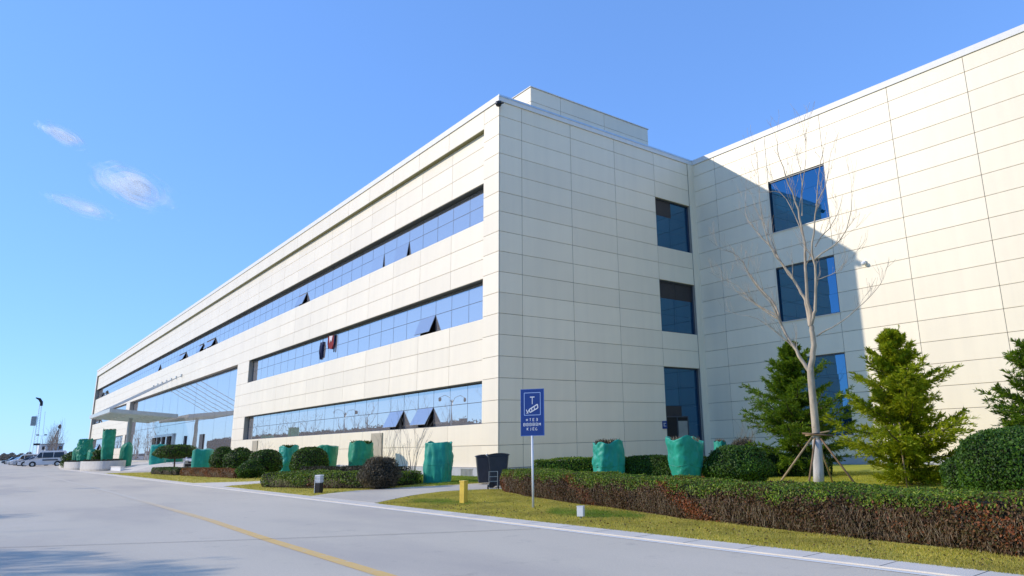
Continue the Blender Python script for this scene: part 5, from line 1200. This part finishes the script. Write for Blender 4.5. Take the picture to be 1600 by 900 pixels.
for i in range(14):
    o = bpy.data.objects.new('bare_tree', protos[i % 3]); COL.objects.link(o)
    o.location = (-126-3.1*i+rr.uniform(-1, 1), -6.9+.16*i+rr.uniform(-.5, .7), 0); o.scale = (1, 1, rr.uniform(.95, 1.25)); o.rotation_euler = (0, 0, rr.uniform(0, 6))
    tag(o, 'thin grey bare tree in the row beyond the parked van', 'tree', 'row of thin bare trees beyond the parked van')
r = np.random.default_rng(77); m = 26000
Y = r.uniform(-16, 60, m); P = np.column_stack([-420+r.normal(0, 6, m), Y, r.random(m)*(2.6+1.2*np.sin(Y*.5)*np.sin(Y*.17)+.5*np.sin(Y*1.9))]); A, B = leaf_axes(r.normal(0, 1, (m, 3)), .28, .7, r)
o = bpy.data.objects.new('far_treeline', quads_mesh('far_treeline', P, A, B, M['farleaf'])); COL.objects.link(o); o['kind'] = 'stuff'
hl = MB(); nh = 60
for i in range(nh): y = -260+i*12; z = 14*math.exp(-((y+95)/55)**2)+5+3*math.sin(i*.5)+2*math.sin(i*1.3); hl.v += [(-2600, y, -1), (-2600, y, max(2, z)), (-2900, y, -1)]
for i in range(nh-1): a = 3*i; hl.f += [(a, a+3, a+4, a+1), (a+1, a+4, a+5, a+2)]; hl.mi += [0, 0]
struct(hl.build('hills', M['hill']))

# ================================================================== ACROSS THE ROAD (seen mirrored in the glass, casting the shadows at lower left)
kb = struct(MB().box(-400, 60, -26.3, -26.0, -.002, .12).build('far_kerb', M['kerb']))
rr = random.Random(12); k = 0
for i in range(22):
    x = 14-8.5*i+rr.uniform(-1.5, 1.5)
    if 0 < x < 10: continue
    o = bpy.data.objects.new('street_tree', protos[i % 3]); COL.objects.link(o); o.location = (x, -31.5+rr.uniform(-1, 1), 0); s = rr.uniform(1.15, 1.5); o.scale = (s, s, s); o.rotation_euler = (0, 0, rr.uniform(0, 6))
    tag(o, 'bare street tree across the road, seen mirrored in the windows', 'tree', 'bare street trees across the road')
for i, (x, y, rx, rz) in enumerate(((6.0, -30.9, 1.35, 1.15), (4.0, -30.4, 1.0, 1.0), (-6.8, -31.4, 1.2, 1.2))):
    b_ = ball(['broad evergreen street tree across the road behind the camera', 'smaller evergreen street tree across the road behind the camera', 'narrow evergreen street tree across the road behind the camera'][i], x, y, rx, rz, 850, M['bigbush'], leaf=.10, seed=81+i, rough=.16, z=[7.6, 6.9, 6.9][i]-rz, name='evergreen_tree', cat='tree')
    [c_ for c_ in bpy.data.objects if c_.parent == b_ and c_.name.startswith('stems')][0].scale = (.55, .55, .55)
    q = MB(); q.tube([(0, 0, -([7.6, 6.9, 6.9][i]-rz)), (0.05, 0, .6)], [.16, .10], 8); q.build('trunk', M['barkdark'], b_)
hedge('tall dark evergreen screen along the far side of the road', [(-200, -33.2), (-120, -33.2), (-60, -33.2), (12, -33.2)], 2.0, 4.1, 60000, dict(green=M['darkhedge'], brown=M['darkhedge']), leaf=.16, seed=83, h_var=.8, brown=.2, green_front=True, name='far_hedge')
for i, x in enumerate((12.5, -22, -56, -92)):
    t = thing('street_lamp', 'street lamp with curved twin arms across the road, seen mirrored in the windows', 'street lamp', (x, -28.2, 0), 0, 'twin-armed street lamps across the road')
    q = MB(); q.tube([(0, 0, 0), (0, 0, 7.2)], [.09, .05], 10); q.build('pole', M['greysteel'], t, smooth=True)
    for s_ in (-1, 1):
        q = MB(); q.tube([(0, 0, 6.8), (0, s_*.4, 7.5), (0, s_*1.2, 7.8), (0, s_*1.9, 7.5)], .035, 7); q.build('arm', M['greysteel'], t, smooth=True)
        q = MB(); q.lathe([(.04, .0), (.22, -.15), (.20, -.5), (.08, -.6)], 10, (0, s_*1.9, 7.55)); q.build('lamp_head', M['cardark'], t, smooth=True)

# ================================================================== GRASS
verge_r = [(8.9, -9.55), (27, -9.55), (27, -8.95), (24, -8.5), (22.3, -8.25), (20.0, -8.0), (17.8, -7.7), (16.3, -7.25), (13.5, -6.75), (10.65, -6.05), (8.6, -5.35), (7.3, -4.7), (6.5, -6.2), (7.1, -7.7)]
grass('grass_blades', verge_r, 170000, .032, .0045, M['grassblade'], seed=1, clump=.9)
verge_m = [(-6.5, -9.48), (3.7, -9.48), (3.1, -8.6), (2.6, -7.6), (2.5, -6.2), (3.3, -4.2), (3.0, -.4), (-7.2, -.4), (-7.3, -8.0)]
grass('grass_blades', verge_m, 40000, .035, .009, M['grassblade'], seed=2)
verge_l = [(-41, -9.45), (-12.2, -9.45), (-10.4, -7.6), (-9.8, -.4), (-37, -.4), (-37.5, -6.5)]
grass('grass_blades', verge_l, 30000, .04, .014, M['grassblade'], seed=3)
def blob(cx, cy, rx, ry, rot=0, n=14): return [(cx+rx*math.cos(2*math.pi*i/n)*math.cos(rot)-ry*math.sin(2*math.pi*i/n)*math.sin(rot), cy+rx*math.cos(2*math.pi*i/n)*math.sin(rot)+ry*math.sin(2*math.pi*i/n)*math.cos(rot)) for i in range(n)]
grass('fresh_grass_patch', blob(15.85, -8.05, 1.7, .8, -.25), 26000, .042, .005, M['grassfresh'], seed=4, clump=.5, soft=(15.85, -8.1, 1.5, .62))
grass('fresh_grass_patch', blob(9.9, -8.35, 1.6, .8, 0), 16000, .040, .005, M['grassfresh'], seed=5, clump=.5, soft=(10.1, -8.4, 1.4, .6))
lawn_p = [(11.5, -3.5), (14, -5.3), (19, -6.2), (24, -6.9), (24, 5), (19, 8), (9, 8), (7.6, 0)]
grass('lawn_blades', lawn_p, 90000, .040, .007, M['lawnblade'], seed=6, clump=.4)
grass('fresh_grass_patch', [(-6.9, -3.4), (3.1, -4.6), (3.0, -.3), (-6.9, -.3)], 22000, .06, .009, M['grassfresh'], seed=7, clump=.4)

r = np.random.default_rng(99); m = 1500
P = np.stack([r.uniform(7, 26, m), -9.4+np.abs(r.normal(0, 1.1, m))], 1); P = P[in_poly(P, verge_r)]; m = len(P)
A, B = leaf_axes(np.tile([0, 0, 1.], (m, 1)), .022, .6, r, spread=.5); o = bpy.data.objects.new('fallen_leaves', quads_mesh('fallen_leaves', np.column_stack([P, r.uniform(.02, .045, m)]), A, B, M['hedge_brown'])); COL.objects.link(o); o['kind'] = 'stuff'
kj = MB()
for i in range(74): x = 26-.99*i; kj.quad((x, -9.948, .0135), (x+.010, -9.948, .0135), (x+.010, -9.502, .0135), (x, -9.502, .0135))
struct(kj.build('kerb_joint', M['sealant']))
# ================================================================== CLOUDS: thin wisps, built as nested ragged shells of vapour
def cloud(label, loc, size, rot, dens, seed, thick=.0):
    m, nt, out = newmat('cloud_vapour')
    tc = N(nt, 'ShaderNodeTexCoord'); ln = N(nt, 'ShaderNodeVectorMath', operation='LENGTH'); nt.links.new(tc.outputs['Object'], ln.inputs[0])
    mp = N(nt, 'ShaderNodeMapping'); mp.inputs['Location'].default_value = (seed*3.3, seed*1.1, seed)
    nt.links.new(tc.outputs['Object'], mp.inputs[0])
    nz = N(nt, 'ShaderNodeTexNoise'); nz.inputs['Scale'].default_value = 1.7; nz.inputs['Detail'].default_value = 5; nz.inputs['Roughness'].default_value = .5; nt.links.new(mp.outputs[0], nz.inputs['Vector'])
    a = N(nt, 'ShaderNodeMath', operation='MULTIPLY_ADD'); nt.links.new(ln.outputs['Value'], a.inputs[0]); a.inputs[1].default_value = -.60; nt.links.new(nz.outputs['Fac'], a.inputs[2])
    b = N(nt, 'ShaderNodeMapRange', interpolation_type='SMOOTHSTEP'); b.inputs[1].default_value = -.04; b.inputs[2].default_value = .55; b.inputs[3].default_value = 0; b.inputs[4].default_value = dens; nt.links.new(a.outputs[0], b.inputs[0])
    d = N(nt, 'ShaderNodeBsdfDiffuse'); d.inputs[0].default_value = (.97, .97, .97, 1); tl = N(nt, 'ShaderNodeBsdfTranslucent'); tl.inputs[0].default_value = (.97, .97, .97, 1)
    ad = N(nt, 'ShaderNodeMixShader'); ad.inputs[0].default_value = .72; nt.links.new(d.outputs[0], ad.inputs[1]); nt.links.new(tl.outputs[0], ad.inputs[2])
    tr = N(nt, 'ShaderNodeBsdfTransparent'); ms = N(nt, 'ShaderNodeMixShader'); nt.links.new(b.outputs[0], ms.inputs[0]); nt.links.new(tr.outputs[0], ms.inputs[1]); nt.links.new(ad.outputs[0], ms.inputs[2])
    nt.links.new(ms.outputs[0], out.inputs[0])
    me = MB(); seg, rg = 28, 15
    for kk in range(5):
        sc = 1-.17*kk; base = len(me.v)
        for i in range(rg+1):
            th = math.pi*i/rg
            for j in range(seg):
                ph_ = 2*math.pi*j/seg; p = Vector((math.sin(th)*math.cos(ph_), math.sin(th)*math.sin(ph_), math.cos(th)))
                q = p*sc*(1+.13*mnoise.noise(p*1.6+Vector((seed*7, kk*1.3, 0)))); me.v.append(tuple(q))
        for i in range(rg):
            for j in range(seg): me.f.append((base+i*seg+j, base+(i+1)*seg+j, base+(i+1)*seg+(j+1) % seg, base+i*seg+(j+1) % seg)); me.mi.append(0)
    o = me.build('cloud', m, smooth=True); o.location = loc; o.scale = size; o.rotation_euler = rot
    tag(o, label, 'cloud'); return o
try: SC.cycles.transparent_max_bounces = 40
except Exception: pass
cloud('small elongated white wisp of cloud, highest of the three at the left', (-2783, 80, 1047), (25, 92, 38), (rad(-20), 0, 0), .62, 1)
cloud('largest and brightest white cloud wisp, in the middle of the left sky', (-2809, 306, 922), (35, 165, 88), (rad(-20), 0, 0), .75, 2)
cloud('faint low wisp of cloud left of and below the largest one', (-2851, 160, 832), (25, 125, 42), (rad(-14), 0, 0), .42, 3)
